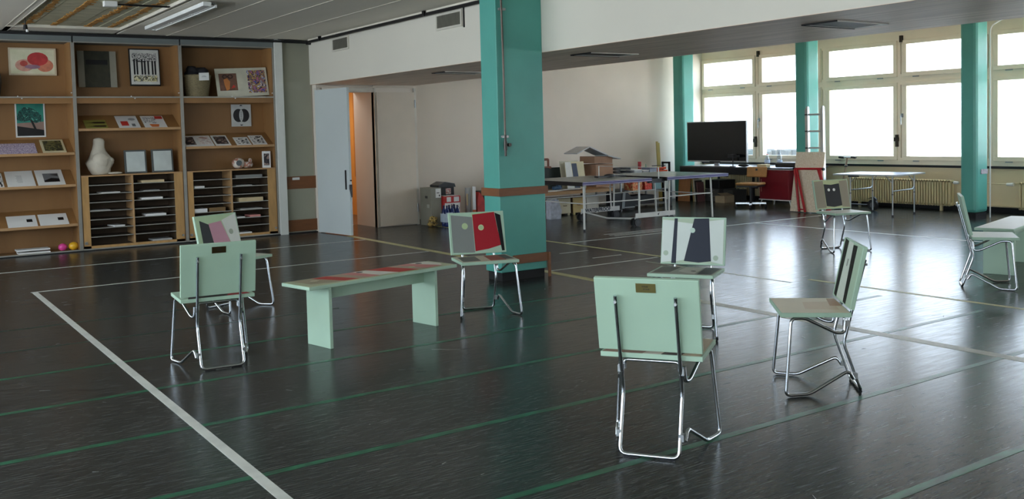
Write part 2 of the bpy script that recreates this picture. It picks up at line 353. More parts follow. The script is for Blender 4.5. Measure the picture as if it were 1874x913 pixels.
rl=MB().box(7.15,7.855,14.46,14.50,.02,2.26).build('door_leaf',mat('cream door leaf',(214,202,184),.55,var=.03),d1,label='closed cream door leaf')
MB().cyl((7.865,14.45,2.00),(7.865,14.45,2.13),.012).cyl((7.865,14.45,.22),(7.865,14.45,.36),.012).build('hinge',M_steel,rl)
B(7.858,7.9,14.47,14.52,0,2.33).build('frame_post',MC['door frame paint'],d1)
B(6.12,7.86,14.485,14.51,2.335,2.36).build('header_strip',MC['cream door leaf'],d1)
# columns
def column(name,x0,x1,y0,y1,top,label,round_=False,parts=True):
    o=struct(name,B(x0,x1,y0,y1,.09,top),M_teal,bevel=.05 if round_ else .008); o['label']=label
    B(x0+.02,x1-.02,y0+.02,y1-.02,0,.09).build('plinth',M_dark,o); return o
c0=column('column',5.42,6.0,8.2,8.50,3.09,'big teal column under the white duct box')
def ring(z0,z1,p=.022):
    m=MB(); m.box(5.42-p,6.0+p,8.2-p,8.2,z0,z1).box(5.42-p,5.42,8.2,8.50,z0,z1).box(6.0,6.0+p,8.2,8.50,z0,z1).box(5.42-p,6.0+p,8.50,8.50+p,z0,z1); return m
ring(.885,.968).build('bump_rail',M_band,c0,bevel=.003)
MB().box(5.56,6.03,8.178,8.2,.17,.262).box(6.0,6.03,8.178,8.52,.17,.262).box(6.0,6.03,8.165,8.185,.0,.262).build('bump_rail',M_band,c0,bevel=.003)
pp=MB().tube([(5.475,8.172,3.09),(5.475,8.172,2.9),(5.485,8.172,2.2),(5.485,8.172,1.52)],.011)
pp.build('pipe',mat('dull grey pipe',(110,100,92),.45,metal=.6),c0)
pc=MB()
for z in (2.80,1.50): pc.box(5.445,5.525,8.165,8.19,z-.012,z+.012)
pc.build('pipe_clip',M_steel,c0)
MB().cyl((5.485,8.17,1.45),(5.485,8.17,1.52),.014).cyl((5.485,8.17,1.36),(5.485,8.17,1.45),.019).cyl((5.53,8.185,1.415),(5.53,8.15,1.415),.018).cyl((5.485,8.17,1.30),(5.485,8.17,1.36),.013).build('tap',mat('tarnished tap',(70,66,62),.35,metal=.8),c0)
c1=column('column',14.4,14.75,14.70,15.0,3.38,'far teal column in the corner behind the screen',True)
c2=column('column',14.4,14.75,11.49,11.77,3.38,'teal column between desk and ladder',True)
c3=column('column',14.4,14.75,8.27,8.54,3.38,'teal column at the right between the radiators',True)
B(14.53,14.72,8.262,8.27,.70,.775).build('sticker',artmat('faded sticker',[(150,190,190),(120,110,130),(200,190,190),(90,90,110)],60),c3,label='faded sticker')
MB().tube([(14.78,8.26,0),(14.78,8.26,3.02),(15.1,8.1,3.2)],.010,fillet=.1).build('pipe',M_paper,c3,label='thin white pipe')
for c in (c1,c2): B(14.42,14.73,c.bound_box[0][1]+.02,c.bound_box[6][1]-.02,0,.0905).build('plinth',M_dark,c)

# beam vents, hatches, pipe rail
def vent(y0,y1,label):
    o=thing('wall_vent',label,'vent',(6.0,(y0+y1)/2,2.82),0,'grilles high on the duct box'); h=(y1-y0)/2
    MB().box(-.02,0,-h,h,0,.025).box(-.02,0,-h,h,.175,.20).box(-.02,0,-h,-h+.03,.025,.175).box(-.02,0,h-.03,h,.025,.175).build('frame',mat('vent frame',(206,202,188),.5),o)
    s=MB().box(-.004,-.001,-h+.03,h-.03,.025,.175)
    for i in range(24):
        y=-h+.035+i*(2*h-.07)/23; s.box(-.012,-.004,y-.003,y+.003,.025,.175)
    s.build('grille',mat('grey grille',(118,116,104),.5),o)
vent(12.97,13.56,'small grey grille high on the duct box near the door wall'); vent(9.78,10.40,'grey grille high on the duct box beside the big teal column')
B(5.985,6.0,9.735,9.75,2.80,3.04).build('strip',M_black,bm_)
def hatch(yc,label):
    o=thing('ceiling_hatch',label,'vent',(6.85,yc,2.376),0,'hatches in the underside of the duct box')
    MB().box(-.34,.34,-.17,-.14,-.008,0).box(-.34,.34,.14,.17,-.008,0).box(-.34,-.31,-.14,.14,-.008,0).box(.31,.34,-.14,.14,-.008,0).build('frame',mat('hatch frame',(230,226,216),.5),o)
    MB().box(-.31,.31,-.14,.14,-.004,0).build('cover',mat('dark hatch cover',(62,58,54),.5),o)
    MB().box(-.35,.35,.17,.178,-.012,0).box(-.35,-.34,-.17,.17,-.012,0).build('gasket',M_dark,o)
hatch(5.06,'dark hatch in the duct box underside, nearest the window side'); hatch(8.18,'dark hatch in the underside right of the big column'); hatch(11.27,'dark hatch in the underside left of the big column'); 
pr=thing('pipe_rail','black pipe rail clipped along the top of the duct box','pipe',(5.95,8,3.0))
MB().tube([(0,-14,.045),(0,6.38,.045)],.022,n=8).build('pipe',M_black,pr)
MB().box(.0,.05,-14,6.4,.055,.095).build('ledge',M_seam,pr)
for y in (5.9,2.6,.2,-1.9,-4): MB().box(-.03,.03,y-.03,y+.03,.03,.09).box(-.03,-.02,y-.03,y-.02,.02,.10).build('clamp',M_black,pr)
MB().tube([(-.45,6.52,.09),(.08,6.5,.06)],.012).cyl((-.02,6.42,.03),(.10,6.42,.03),.026).build('junction',M_black,pr)

# ceiling light
def tube_light(y0,y1,label):
    o=thing('ceiling_light',label,'light',(3.30,(y0+y1)/2,3.0),0,'fluorescent fittings beside the ceiling hole'); h=(y1-y0)/2
    Mlb=mat('white lamp body',(232,234,230),.4)
    MB().box(-.075,.02,-h,h,.03,.075).build('body',Mlb,o,bevel=.004)
    MB().box(.02,.07,-h+.02,h-.02,.06,.07).build('tray',mat('grey lamp tray',(120,120,116),.5),o)
    MB().box(.062,.085,-h+.02,h-.02,.02,.05).build('reflector_rail',Mlb,o)
    MB().cyl((.04,-h+.05,.04),(.04,h-.05,.04),.012).build('tube',mat('unlit fluorescent tube',(236,236,234),.3),o)
    for y in (-h*.35,h*.35,h-.03): MB().box(.015,.085,y-.02,y+.02,.025,.055).build('end_cap',Mlb,o)
    for y in (-h*.5,h*.5): MB().box(-.02,.02,y-.02,y+.02,.08,.11).build('bracket',M_steel,o)
tube_light(10.75,13.38,'long white fluorescent fitting beside the open ceiling, ending above the shelves'); 
sb=thing('junction_box','small white junction box with two black rods inside the ceiling hole','box',(2.40,11.45,3.06))
MB().box(-.07,.07,-.05,.05,0,.07).build('housing',M_paper,sb,bevel=.006)
MB().cyl((.07,.02,.03),(.68,.02,.03),.008).cyl((.07,-.02,.03),(.68,-.02,.03),.008).build('rod',M_black,sb)
sk=thing('hanging_cable','black cable with a bare lamp socket hanging from the ceiling hole','cable',(1.78,13.3,2.97))
MB().tube([(0,0,.05),(.0,0,.15),(.02,.05,.4)],.006).build('cable',M_black,sk); MB().cyl((0,0,0),(0,0,.06),.028,.02).build('socket',M_black,sk)
MB().cyl((.02,0,-.03),(.02,0,0),.016).build('terminal',M_paper,sk)
# ================================================================== DISPLAY CABINET
YF,YB=14.65,15.10
def bay(x0,x1,label,slopes,topmid=True):
    o=thing('display_cabinet',label,'cabinet',(0,0,0))
    MB().box(x0,x1,YB,YB+.02,.02,2.97).build('back_panel',M_wood,o)
    MB().box(x0,x0+.022,YF+.01,YB,.02,2.97).build('side_panel',M_wood,o); MB().box(x1-.022,x1,YF+.01,YB,.02,2.97).build('side_panel',M_wood,o)
    MB().box(x0-.010,x0+.012,YF-.012,YF+.01,.0,2.955).box(x1-.012,x1+.010,YF-.012,YF+.01,.0,2.955).build('edge_trim',M_track,o)
    MB().box(x0+.022,x1-.022,YF+.01,YB,2.165,2.185).build('shelf',M_wood,o); MB().box(x0,x1,YF-.008,YF+.012,2.178,2.198).build('track',M_track,o)
    MB().box(x0+.022,x1-.022,YF+.02,YF+.04,2.10,2.165).build('rail',M_wood,o)
    MB().box(x0,x1,YF-.02,YB,2.97,3.045).build('fascia',M_grey,o)
    MB().box(x0,x1,YF-.02,YF,2.955,2.972).build('track',M_track,o)
    MB().box(x0,x1,YF,YB,.0,.022).build('bottom_shelf',M_wood,o); MB().box(x0,x1,YF-.012,YF+.005,.002,.03).build('track',M_track,o)
    MB().cyl((x0+.75,YF-.02,2.2),(x0+.75,YF-.0,2.2),.008).cyl((x0+.80,YF-.02,2.17),(x0+.80,YF-.0,2.17),.008).cyl((x1-.03,YF-.02,2.25),(x1-.03,YF+.01,2.25),.007).build('catch',M_paper,o)
    for z in slopes:
        s=MB(frame_m((x0+.024,14.67,z-.012),(1,0,0),(0,.35,.19))).box(0,x1-x0-.048,0,.44,0,.012).build('sloped_shelf',M_wood,o)
        MB().box(x0+.024,x1-.024,YF-.0,YF+.018,z-.022,z+.014).build('lip',M_edge,s)
    return o
bay(1.07,2.53,'wooden display cabinet bay at the far left with three sloped shelves',(1.40,.95,.39))
bay(2.55,4.01,'middle wooden display cabinet bay above the first pigeonhole unit',(1.73,))
bay(4.03,5.455,'right wooden display cabinet bay next to the white post',(1.43,))
b0=struct('baseboard_left',B(-4.2,6.1,14.62,14.70,-.0,.012),M_dark)
bay(-.41,1.05,'wooden display cabinet bay just outside the left edge',(1.40,))
def pigeon(x0,x1,label,lw,rw):
    o=thing('pigeonhole_unit',label,'shelf unit',(0,0,0)); xm=(x0+lw+x1-rw)/2
    MB().box(x0,x1,YF+.0,YB-.01,1.055,1.075).build('top',M_edge,o)
    MB().box(x0,x0+lw,YF-.0,YF+.03,.03,1.055).build('side_post',M_wood2,o); MB().box(x1-rw,x1,YF-.0,YF+.03,.03,1.055).build('side_post',M_wood2,o)
    MB().box(x0,x1,YF+.0,YF+.03,.03,.065).build('bottom_rail',M_wood2,o)
    MB().box(xm-.012,xm+.012,YF+.005,YB-.03,.065,1.055).build('divider',M_edge,o)
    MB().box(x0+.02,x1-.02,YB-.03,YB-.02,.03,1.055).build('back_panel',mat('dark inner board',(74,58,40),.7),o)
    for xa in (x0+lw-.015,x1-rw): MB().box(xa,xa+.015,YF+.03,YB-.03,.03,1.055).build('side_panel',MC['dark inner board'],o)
    for k in range(7):
        z=.19+k*.1235
        for a,b in ((x0+lw,xm-.012),(xm+.012,x1-rw)):
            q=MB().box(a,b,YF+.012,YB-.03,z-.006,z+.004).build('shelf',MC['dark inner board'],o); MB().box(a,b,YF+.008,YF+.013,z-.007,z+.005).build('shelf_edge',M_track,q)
    MB().box(x0+.01,x0+.05,YF-.006,YF,.09,.13).cyl((x0+.03,YF-.02,.11),(x0+.03,YF,.11),.014).build('lock',M_steel,o); MB().cyl((x1-.03,YF-.03,.12),(x1-.03,YF,.12),.016).build('lock',M_steel,o)
    return o,xm
pigeon(2.575,3.985,'pigeonhole unit of thin shelves in the middle bay','x' and .095,.12)
pigeon(4.055,5.43,'pigeonhole unit of thin shelves in the right bay, beside the white post',.085,.125)
# ---- items
def flat(name,label,cat,mtx,w,h,th,m,prints=(),group=None,bev=0):
    """board: local x 0..w, y 0..h, z 0..th ; prints = (name,x0,x1,y0,y1,mat) as fractions"""
    o=MB().box(0,w,0,h,0,th).build(name,m,None,bevel=bev); o.matrix_world=mtx; tag(o,label,cat,group)
    for p in prints:
        z=th+(.0006 if len(p)<7 else p[6])
        MB().box(p[1]*w,p[2]*w,p[3]*h,p[4]*h,th,z).build(p[0],p[5],o)
    return o
def onslope(zf,x0,s0): L=math.hypot(.35,.19); return frame_m((x0,14.67+.35/L*s0-.19/L*.0016,zf+.19/L*s0+.35/L*.0016),(1,0,0),(0,.35,.19))
def upright(x,y,z,lean=.0): return frame_m((x,y,z),(1,0,0),(0,lean,1))
A_pur=artmat('mauve dotted pattern',[(190,170,200),(120,100,140),(225,215,225),(150,130,160)],70)
A_bot=artmat('dark botanical print',[(40,44,32),(58,60,40),(120,116,70),(36,36,30)],22)
A_bw=artmat('black white brush print',[(24,24,26),(228,226,222),(30,30,30),(222,220,216)],9)
A_bw2=artmat('black white stripes print',[(20,20,22),(230,228,222)],8,kind='wave')
A_ph=artmat('dark photo print',[(60,50,52),(36,34,38),(150,130,120),(60,54,58)],14)
A_pink=artmat('pale pink sketch',[(214,190,182),(232,226,220),(214,200,196),(190,150,140)],12)
A_col=artmat('blue collage print',[(30,70,150),(220,214,210),(70,60,90),(196,160,90),(30,40,80),(180,110,130),(40,90,160)],14)
A_or=artmat('orange figure print',[(126,90,72),(112,80,66),(120,84,66),(106,76,62)],10)
gC='art sheets on the sloped shelves'
flat('art_print','mauve patterned sheet on the far left sloped shelf, top row','print',onslope(1.40,1.20,.02),.84,.30,.003,A_pur)
flat('art_print','dark botanical picture with cream border, top sloped shelf at far left','picture',onslope(1.40,2.11,.03),.30,.36,.012,mat('cream border',(206,196,160),.5),(('print',.1,.9,.09,.91,A_bot),))
p=flat('art_print','white sheet with a pale grey drawing, middle sloped shelf at far left','print',onslope(.95,1.65,.005),.35,.44,.004,M_paper)
for i in range(7): MB().box(.16-.03+random.uniform(-.01,.01),.16+.04,.12+i*.03,.126+i*.03,.004,.0046).build('sketch_line',mat('grey ink',(120,120,120),.6),p)
p=flat('art_print','white sheet with a dark landscape photo, middle sloped shelf at far left','print',onslope(.95,2.03,.005),.35,.44,.004,M_paper)
MB().box(.09,.29,.10,.34,.004,.0046).build('print',mat('mid grey ink',(120,122,124),.6),p); MB().prism([(.09,.1),(.29,.1),(.29,.19),(.19,.21),(.09,.14)],(0,0,.0046),(1,0,0),(0,1,0),.0006).prism([(.18,.30),(.28,.26),(.28,.31)],(0,0,.0046),(1,0,0),(0,1,0),.0006).build('print',M_black,p)
flat('art_print','black and white striped print at the left edge, middle sloped shelf','print',onslope(.95,1.30,.005),.31,.40,.004,M_paper,(('print',.05,.97,.08,.92,A_bw2),))
for x,l in ((1.63,'blank white sheet with a tiny black picture, left one of the low pair'),(2.03,'blank white sheet with a tiny black picture, right one of the low pair')):
    flat('art_print',l,'print',onslope(.39,x,.01),.37,.30,.004,M_paper,(('print',.66,.86,.42,.66,M_black),),'pair of white sheets on the lowest slope')
flat('white_board','white board lying on top of another in the left bay bottom','board',frame_m((1.72,14.70,.064),(1,.0,0),(0,1,0)),.42,.22,.018,M_paper)
flat('white_board','white board lying beneath another in the left bay bottom','board',frame_m((1.74,14.68,.024),(1,0,0),(0,1,0)),.40,.24,.018,M_paper)
def ball(x,y,r,c,l):
    o=MB().blob((0,0,r),r*1.15,r,r,16).blob((r*1.15,0,r*.9),r*.15,r*.12,r*.12,8).build('balloon',mat(l.split()[1]+' rubber',c,.35)); o.location=(x,y,.022); tag(o,l,'balloon','small balloons on the bottom shelf')
ball(2.31,14.76,.052,(226,70,150),'small pink balloon on the bottom shelf of the left bay'); ball(2.452,14.75,.058,(232,176,40),'small yellow balloon on the bottom shelf of the left bay')
# tree print
p=flat('tree_print','teal print of a spreading tree hanging in the left bay','print',upright(1.83,YB-.002,1.64),.385,.50,.004,M_paper); p.matrix_world=frame_m((1.83,YB-.006,1.64),(1,0,0),(0,0,1))
p.data.transform(Matrix.Scale(1,4)); 
def sub(p,name,poly,m,z=.0046): return MB().prism(poly,(0,0,z),(1,0,0),(0,1,0),.0006).build(name,m,p)
sub(p,'print',[(.02,.02),(.365,.02),(.365,.48),(.02,.48)],mat('teal sky ink',(56,150,130),.6,rgb2=(40,128,112),scale=8),.004)
sub(p,'print',[(.02,.02),(.365,.02),(.365,.10),(.2,.13),(.02,.16)],M_black)
sub(p,'print',[(.02,.16),(.2,.13),(.365,.10),(.365,.22),(.02,.20)],mat('pinkish hill ink',(150,124,112),.6))
sub(p,'print',[(.02,.30),(.05,.37),(.12,.43),(.2,.42),(.28,.37),(.34,.30),(.33,.22),(.26,.20),(.18,.24),(.10,.22),(.02,.25)],artmat('tree crown ink',[(14,60,56),(30,100,90),(10,44,44),(90,170,150)],26),.0052)
sub(p,'print',[(.19,.24),(.22,.24),(.27,.11),(.24,.11)],M_black,.0058)
# red painting
p=flat('red_painting','watercolour with large red and orange rounded shapes in a pale frame','painting',frame_m((1.78,YB-.02,2.515),(1,0,0),(0,0,1)),.61,.385,.02,mat('pale frame',(214,200,170),.5),(('print',.04,.96,.06,.94,mat('cream watercolour paper',(232,226,200),.6,rgb2=(214,214,178),scale=6)),))
def ell(cx,cy,rx,ry,n=18,a=0): return [(cx+rx*math.cos(t+a),cy+ry*math.sin(t+a)) for t in [2*math.pi*i/n for i in range(n)]]
for i,(e,c) in enumerate((((.20,.14,.12,.085),(226,170,150)),((.46,.14,.11,.09),(226,140,110)),((.37,.23,.135,.095),(206,66,66)),((.19,.165,.05,.04),(206,90,80)),((.30,.12,.10,.03),(170,130,150)))):
    sub(p,'print',ell(*e),mat('red paint %d'%i,c,.6,var=.25,scale=14),.0212+.0007*i)
# collage
p=flat('dark_collage','dark square picture between two pale grey strips in the middle bay','picture',frame_m((2.67,YB-.06,2.35),(1,0,0),(0,.06,1)),.53,.53,.01,mat('pale mount',(158,154,138),.6))
sub(p,'print',[(.09,.0),(.44,.0),(.44,.53),(.09,.53)],mat('dark olive board',(52,52,40),.6,rgb2=(66,64,48),scale=10),.0102); sub(p,'print',[(.11,.33),(.41,.33),(.41,.40),(.11,.40)],mat('near black ink',(24,24,24),.6),.0108)
# abstract framed
p=flat('framed_print','black framed black and white print of dark upright bars','picture',frame_m((3.38,YB-.07,2.37),(1,0,0),(0,.08,1)),.44,.56,.02,M_black,(('mount',.04,.97,.04,.97,mat('white mount',(214,214,206),.6)),('print',.12,.9,.12,.28,artmat('pale yellow speckle',[(200,200,180),(60,60,60),(214,206,150),(220,218,210)],30),.0016),('print',.1,.9,.66,.88,artmat('speckled ink',[(222,220,214),(40,40,42),(224,222,216),(120,120,124)],40),.0016)))
for x in (.06,.10,.17,.21,.26,.32,.36): MB().box(x,x+.024,.17,.40-.02*(x>.2),.0206,.0222).build('print',M_black,p)
MB().box(.12,.24,.36,.375,.0206,.0222).build('print',M_black,p)
# middle bay slope
p=flat('bottle_print','yellow print with two dark bottle shapes on the middle bay slope','print',onslope(1.73,2.68,.02),.30,.26,.004,mat('mustard print ground',(150,146,70),.6))
for y in (.06,.17): sub(p,'print',[(.0,y),(.10,y+.012),(.14,y+.03),(.27,y+.03),(.29,y+.01),(.27,y-.02),(.14,y-.02),(.10,y-.006)],mat('dark brown ink',(50,34,22),.5))
p=flat('leaflet','white leaflet with a red square on the middle bay slope','leaflet',onslope(1.73,3.13,.01),.30,.39,.003,M_paper); sub(p,'print',[(.05,.08),(.15,.08),(.15,.22),(.05,.22)],mat('red ink',(206,60,50),.5),.0032); sub(p,'print',ell(.22,.28,.05,.04),mat('pale grey ink',(170,170,168),.6),.0032); sub(p,'print',[(.19,.06),(.24,.06),(.24,.14),(.19,.14)],MC['grey ink'],.0032)
p=flat('leaflet','white leaflet with fine black line drawing and red corner on the middle bay slope','leaflet',onslope(1.73,3.49,.01),.32,.38,.003,M_paper); sub(p,'print',[(.20,.28),(.31,.28),(.31,.37),(.20,.37)],MC['red ink'],.0032); sub(p,'print',[(.10,.03),(.20,.03),(.22,.11),(.08,.12)],mat('orange ink',(220,120,60),.5),.0032)
sub(p,'print',[(.02,.16),(.2,.14),(.2,.34),(.02,.33)],artmat('fine line ink',[(222,220,214),(120,120,120),(226,224,220),(226,224,220)],30),.0032)
# sculpture: torso like white plaster
sc=thing('plaster_sculpture','white plaster sculpture, narrow above and bulging below, on the pigeonhole unit','sculpture',(2.86,14.82,1.076))
m=MB(); prof=[(.0,0),(.11,0),(.13,.02),(.165,.09),(.17,.17),(.150,.24),(.124,.29),(.098,.34),(.085,.39),(.080,.44),(.080,.48),(.064,.515),(.03,.53),(0,.535)]
m.lathe(prof,(0,0,0),18); b=m.build('body',mat('white plaster',(206,198,180),.7,var=.12,scale=9,bump=.5,bscale=5),sc)
random.seed(5)
for v in b.data.vertices:
    k=1+.13*math.sin(v.co.z*26+v.co.x*17)+.09*math.sin(v.co.y*40+v.co.z*19+v.co.x*31); v.co.x*=k; v.co.y*=.7*k
MB().blob((.13,-.02,.20),.07,.05,.055,12,.06).build('arm_stump',MC['white plaster'],sc); MB().blob((0,-.06,.20),.12,.07,.13,14,.02).build('belly',MC['white plaster'],sc)
o=MB().blob((0,0,.018),.10,.05,.018,14,.05).build('white_stone',MC['white plaster']); o.location=(3.05,14.72,1.076); tag(o,'flat white stone beside the plaster sculpture','stone')
for x,l in ((3.20,'small grey framed white drawing, left one on the middle pigeonhole unit'),(3.585,'small grey framed white drawing, right one on the middle pigeonhole unit')):
    flat('picture_frame',l,'picture',frame_m((x,14.80,1.077),(1,0,0),(0,.12,1)),.31,.34,.018,mat('dark grey frame',(84,88,86),.4),(('mount',.09,.93,.06,.93,mat('pale grey sheet',(196,204,200),.5)),),'grey framed drawings')
# basket
bk=thing('wicker_basket','tall wicker basket full of dark cloth with a white tag, top right bay','basket',(4.30,14.84,2.186))
m=MB(); m.lathe([(.165,0),(.17,.02),(.215,.30),(.225,.34),(.21,.345),(.20,.32),(.155,.03)],(0,0,0),20); m.lathe([(0,.01),(.165,.01)],(0,0,0),20); m.build('basket_body',mat('woven willow',(132,120,88),.8,var=.35,scale=40,bump=.6,stretch=(1,1,2.5)),bk)
m=MB(); random.seed(8)
for i in range(9): m.blob((random.uniform(-.12,.12),random.uniform(-.08,.08),.36+random.uniform(-.02,.06)),.10,.09,.07,10,.25)
m.build('cloth',mat('dark cloth',(36,34,38),.8,scale=12,bump=.3),bk)
g=MB(frame_m((-.02,-.222,.25),(1,0,.05),(0,0,1))).box(0,.15,0,.115,0,.004).build('tag',M_paper,bk,label='white paper tag')
MB(frame_m((-.02,-.222,.25),(1,0,.05),(0,0,1))).box(.04,.11,.05,.055,.004,.005).box(.05,.10,.065,.07,.004,.005).build('writing',MC['grey ink'],g)
# left bay hidden basket
b2=MB().lathe([(.0,0),(.17,0),(.20,.22),(.19,.34),(.175,.33),(.17,.05)],(1.46,14.86,2.186),18).build('wicker_basket',mat('dark wicker',(70,60,50),.8,scale=40,bump=.5)); tag(b2,'dark round basket cut by the left edge on the top shelf','basket')
# passepartout
p=flat('mounted_pictures','wide pale mount holding an orange figure picture and a blue collage','picture',frame_m((4.61,14.80,2.187),(1,0,.045),(-.045,.16,1)),.82,.45,.012,mat('pale mount card',(206,204,184),.6))
sub(p,'print',[(.05,.10),(.33,.10),(.33,.37),(.05,.37)],A_or,.012); sub(p,'print',[(.50,.05),(.79,.05),(.79,.41),(.50,.41)],A_col,.012)
sub(p,'print',ell(.145,.32,.04,.035),mat('dark curl ink',(60,40,36),.6),.0126); sub(p,'print',ell(.23,.32,.045,.035),MC['dark curl ink'],.0126); sub(p,'print',[(.12,.27),(.17,.31),(.22,.24),(.20,.12),(.15,.10),(.13,.18)],mat('orange figure ink',(206,130,70),.6),.0126); sub(p,'print',[(.22,.13),(.30,.15),(.27,.19)],MC['red ink'],.0126)
sub(p,'print',ell(.145,.32,.022,.02),A_or,.0132); sub(p,'print',ell(.23,.32,.025,.02),A_or,.0132)
# emblem print
p=flat('emblem_print','white print with a round black double leaf emblem hanging in the right bay','print',frame_m((4.90,YB-.01,1.74),(1,0,0),(0,0,1)),.32,.35,.008,mat('pale grey print paper',(204,206,202),.5))
sub(p,'print',ell(.115,.175,.085,.105,28),M_black,.0082); sub(p,'print',ell(.205,.175,.085,.105,28),M_black,.0084); sub(p,'print',ell(.16,.175,.033,.092,20),MC['pale grey print paper'],.0092)
for k in range(7): sub(p,'print',[(.145,.11+k*.02),(.175,.11+k*.02),(.175,.118+k*.02),(.145,.118+k*.02)],MC['grey ink'],.0099)
for yy,s in ((.325,-1),(.03,1)): sub(p,'print',[(.13,yy),(.16,yy-.02*s if s<0 else yy-.02),(.19,yy)][::1],M_black,.0082)
# right bay slope sheets
for i,(x0,w,h,mm,l) in enumerate(((4.06,.20,.33,A_ph,'dark portrait photo print, leftmost on the right bay slope'),(4.26,.24,.33,A_pink,'pale pink sketch print, second on the right bay slope'),(4.52,.24,.33,A_ph,'dark figure print, third on the right bay slope'),(4.85,.23,.25,A_bw,'small black brush print, fourth on the right bay slope'),(5.105,.23,.30,A_bw,'black and white brush print, rightmost on the right bay slope'))):
    flat('art_print',l,'print',onslope(1.43,x0,.03),w,h,.004,M_paper,(('print',.12,.9,.14,.88,mm),),'prints on the right bay slope')
# ceramic + small frame
ce_=thing('ceramic_ornament','mottled white ceramic ornament on the right pigeonhole unit','ornament',(4.95,14.80,1.076))
MB().blob((-.06,0,.085),.10,.07,.085,14,.05).blob((.08,0,.06),.09,.05,.05,12,.12).blob((.13,0,.12),.03,.03,.04,8,.1).build('body',artmat('mottled glaze',[(220,212,200),(206,196,184),(176,120,100),(214,206,196)],10),ce_)
MB().cyl((-.07,-.06,.09),(-.07,-.075,.09),.045).build('dial',mat('grey glass disc',(84,92,96),.2),ce_)
p=flat('small_picture','small white frame with a dark picture leaning at the right bay end','picture',frame_m((5.26,14.76,1.077),(.93,-.1,.05),(.10,.08,1)),.13,.26,.012,M_paper,(('print',.2,.85,.14,.86,A_ph),))
# pigeonhole contents
def stuffp(name,l,cat,x0,x1,k,h,c,y=14.67,d=.26,rot=0):
    z=.19+k*.1235+.0042 if k>=0 else .066
    o=MB().box(0,x1-x0,0,d,0,h).build(name,c); o.location=(x0,y,z); o.rotation_euler=(0,0,rot); tag(o,l,cat,'papers in the pigeonholes'); return o
Mc=mat('cream card',(206,186,144),.6); Mgp=mat('grey paper',(168,168,164),.6)
stuffp('paper_stack','cream stack in the top right pigeonhole, middle unit','paper',3.40,3.72,6,.035,Mc)
stuffp('paper_stack','loose white sheets in the second left pigeonhole, middle unit','paper',2.84,3.10,5,.012,M_paper,rot=.06)
stuffp('paper_stack','thin grey sheets in the second right pigeonhole, middle unit','paper',3.42,3.65,5,.012,Mgp)
stuffp('paper_stack','white stack in the third right pigeonhole, middle unit','paper',3.39,3.69,4,.028,M_paper)
stuffp('paper_stack','white stack in the fifth right pigeonhole, middle unit','paper',3.44,3.73,2,.03,M_paper)
stuffp('paper_stack','grey sheets at the left of the fourth pigeonhole, middle unit','paper',2.68,2.95,3,.01,Mgp)
stuffp('paper_stack','folded white sheet in the sixth left pigeonhole, middle unit','paper',3.0,3.15,1,.02,M_paper,rot=.2)
stuffp('paper_stack','grey sheets in the lowest right pigeonhole, middle unit','paper',3.52,3.80,-1,.025,Mgp)
stuffp('paper_stack','grey plastic sleeve stack in the top right pigeonhole, right unit','paper',4.80,5.22,6,.045,mat('grey plastic sleeve',(130,132,128),.25))
stuffp('paper_stack','small white folded card in the second left pigeonhole, right unit','paper',4.16,4.32,5,.03,M_paper,rot=.15)
stuffp('paper_stack','thick cream book stack in the fourth right pigeonhole, right unit','book',4.84,5.22,3,.06,Mc)
stuffp('paper_box','white box in the fifth left pigeonhole, right unit','box',4.15,4.34,2,.055,M_paper)
stuffp('paper_box','brown box in the fifth left pigeonhole, right unit','box',4.37,4.62,2,.06,mat('brown card',(120,92,54),.6))
stuffp('paper_stack','pink booklet in the sixth right pigeonhole, right unit','paper',5.00,5.17,1,.03,mat('pink card',(206,140,130),.6))
stuffp('paper_stack','white sheet edge in the sixth right pigeonhole, right unit','paper',4.80,4.92,1,.015,M_paper)
stuffp('paper_stack','white sheets in the lowest right pigeonhole, right unit','paper',4.82,5.02,-1,.02,M_paper)
stuffp('paper_stack','thin grey sheets in the second right pigeonhole, right unit','paper',4.80,5.05,5,.014,Mgp)
stuffp('paper_stack','thin grey sheets in the fifth right pigeonhole, right unit','paper',4.85,5.2,2,.014,Mgp)

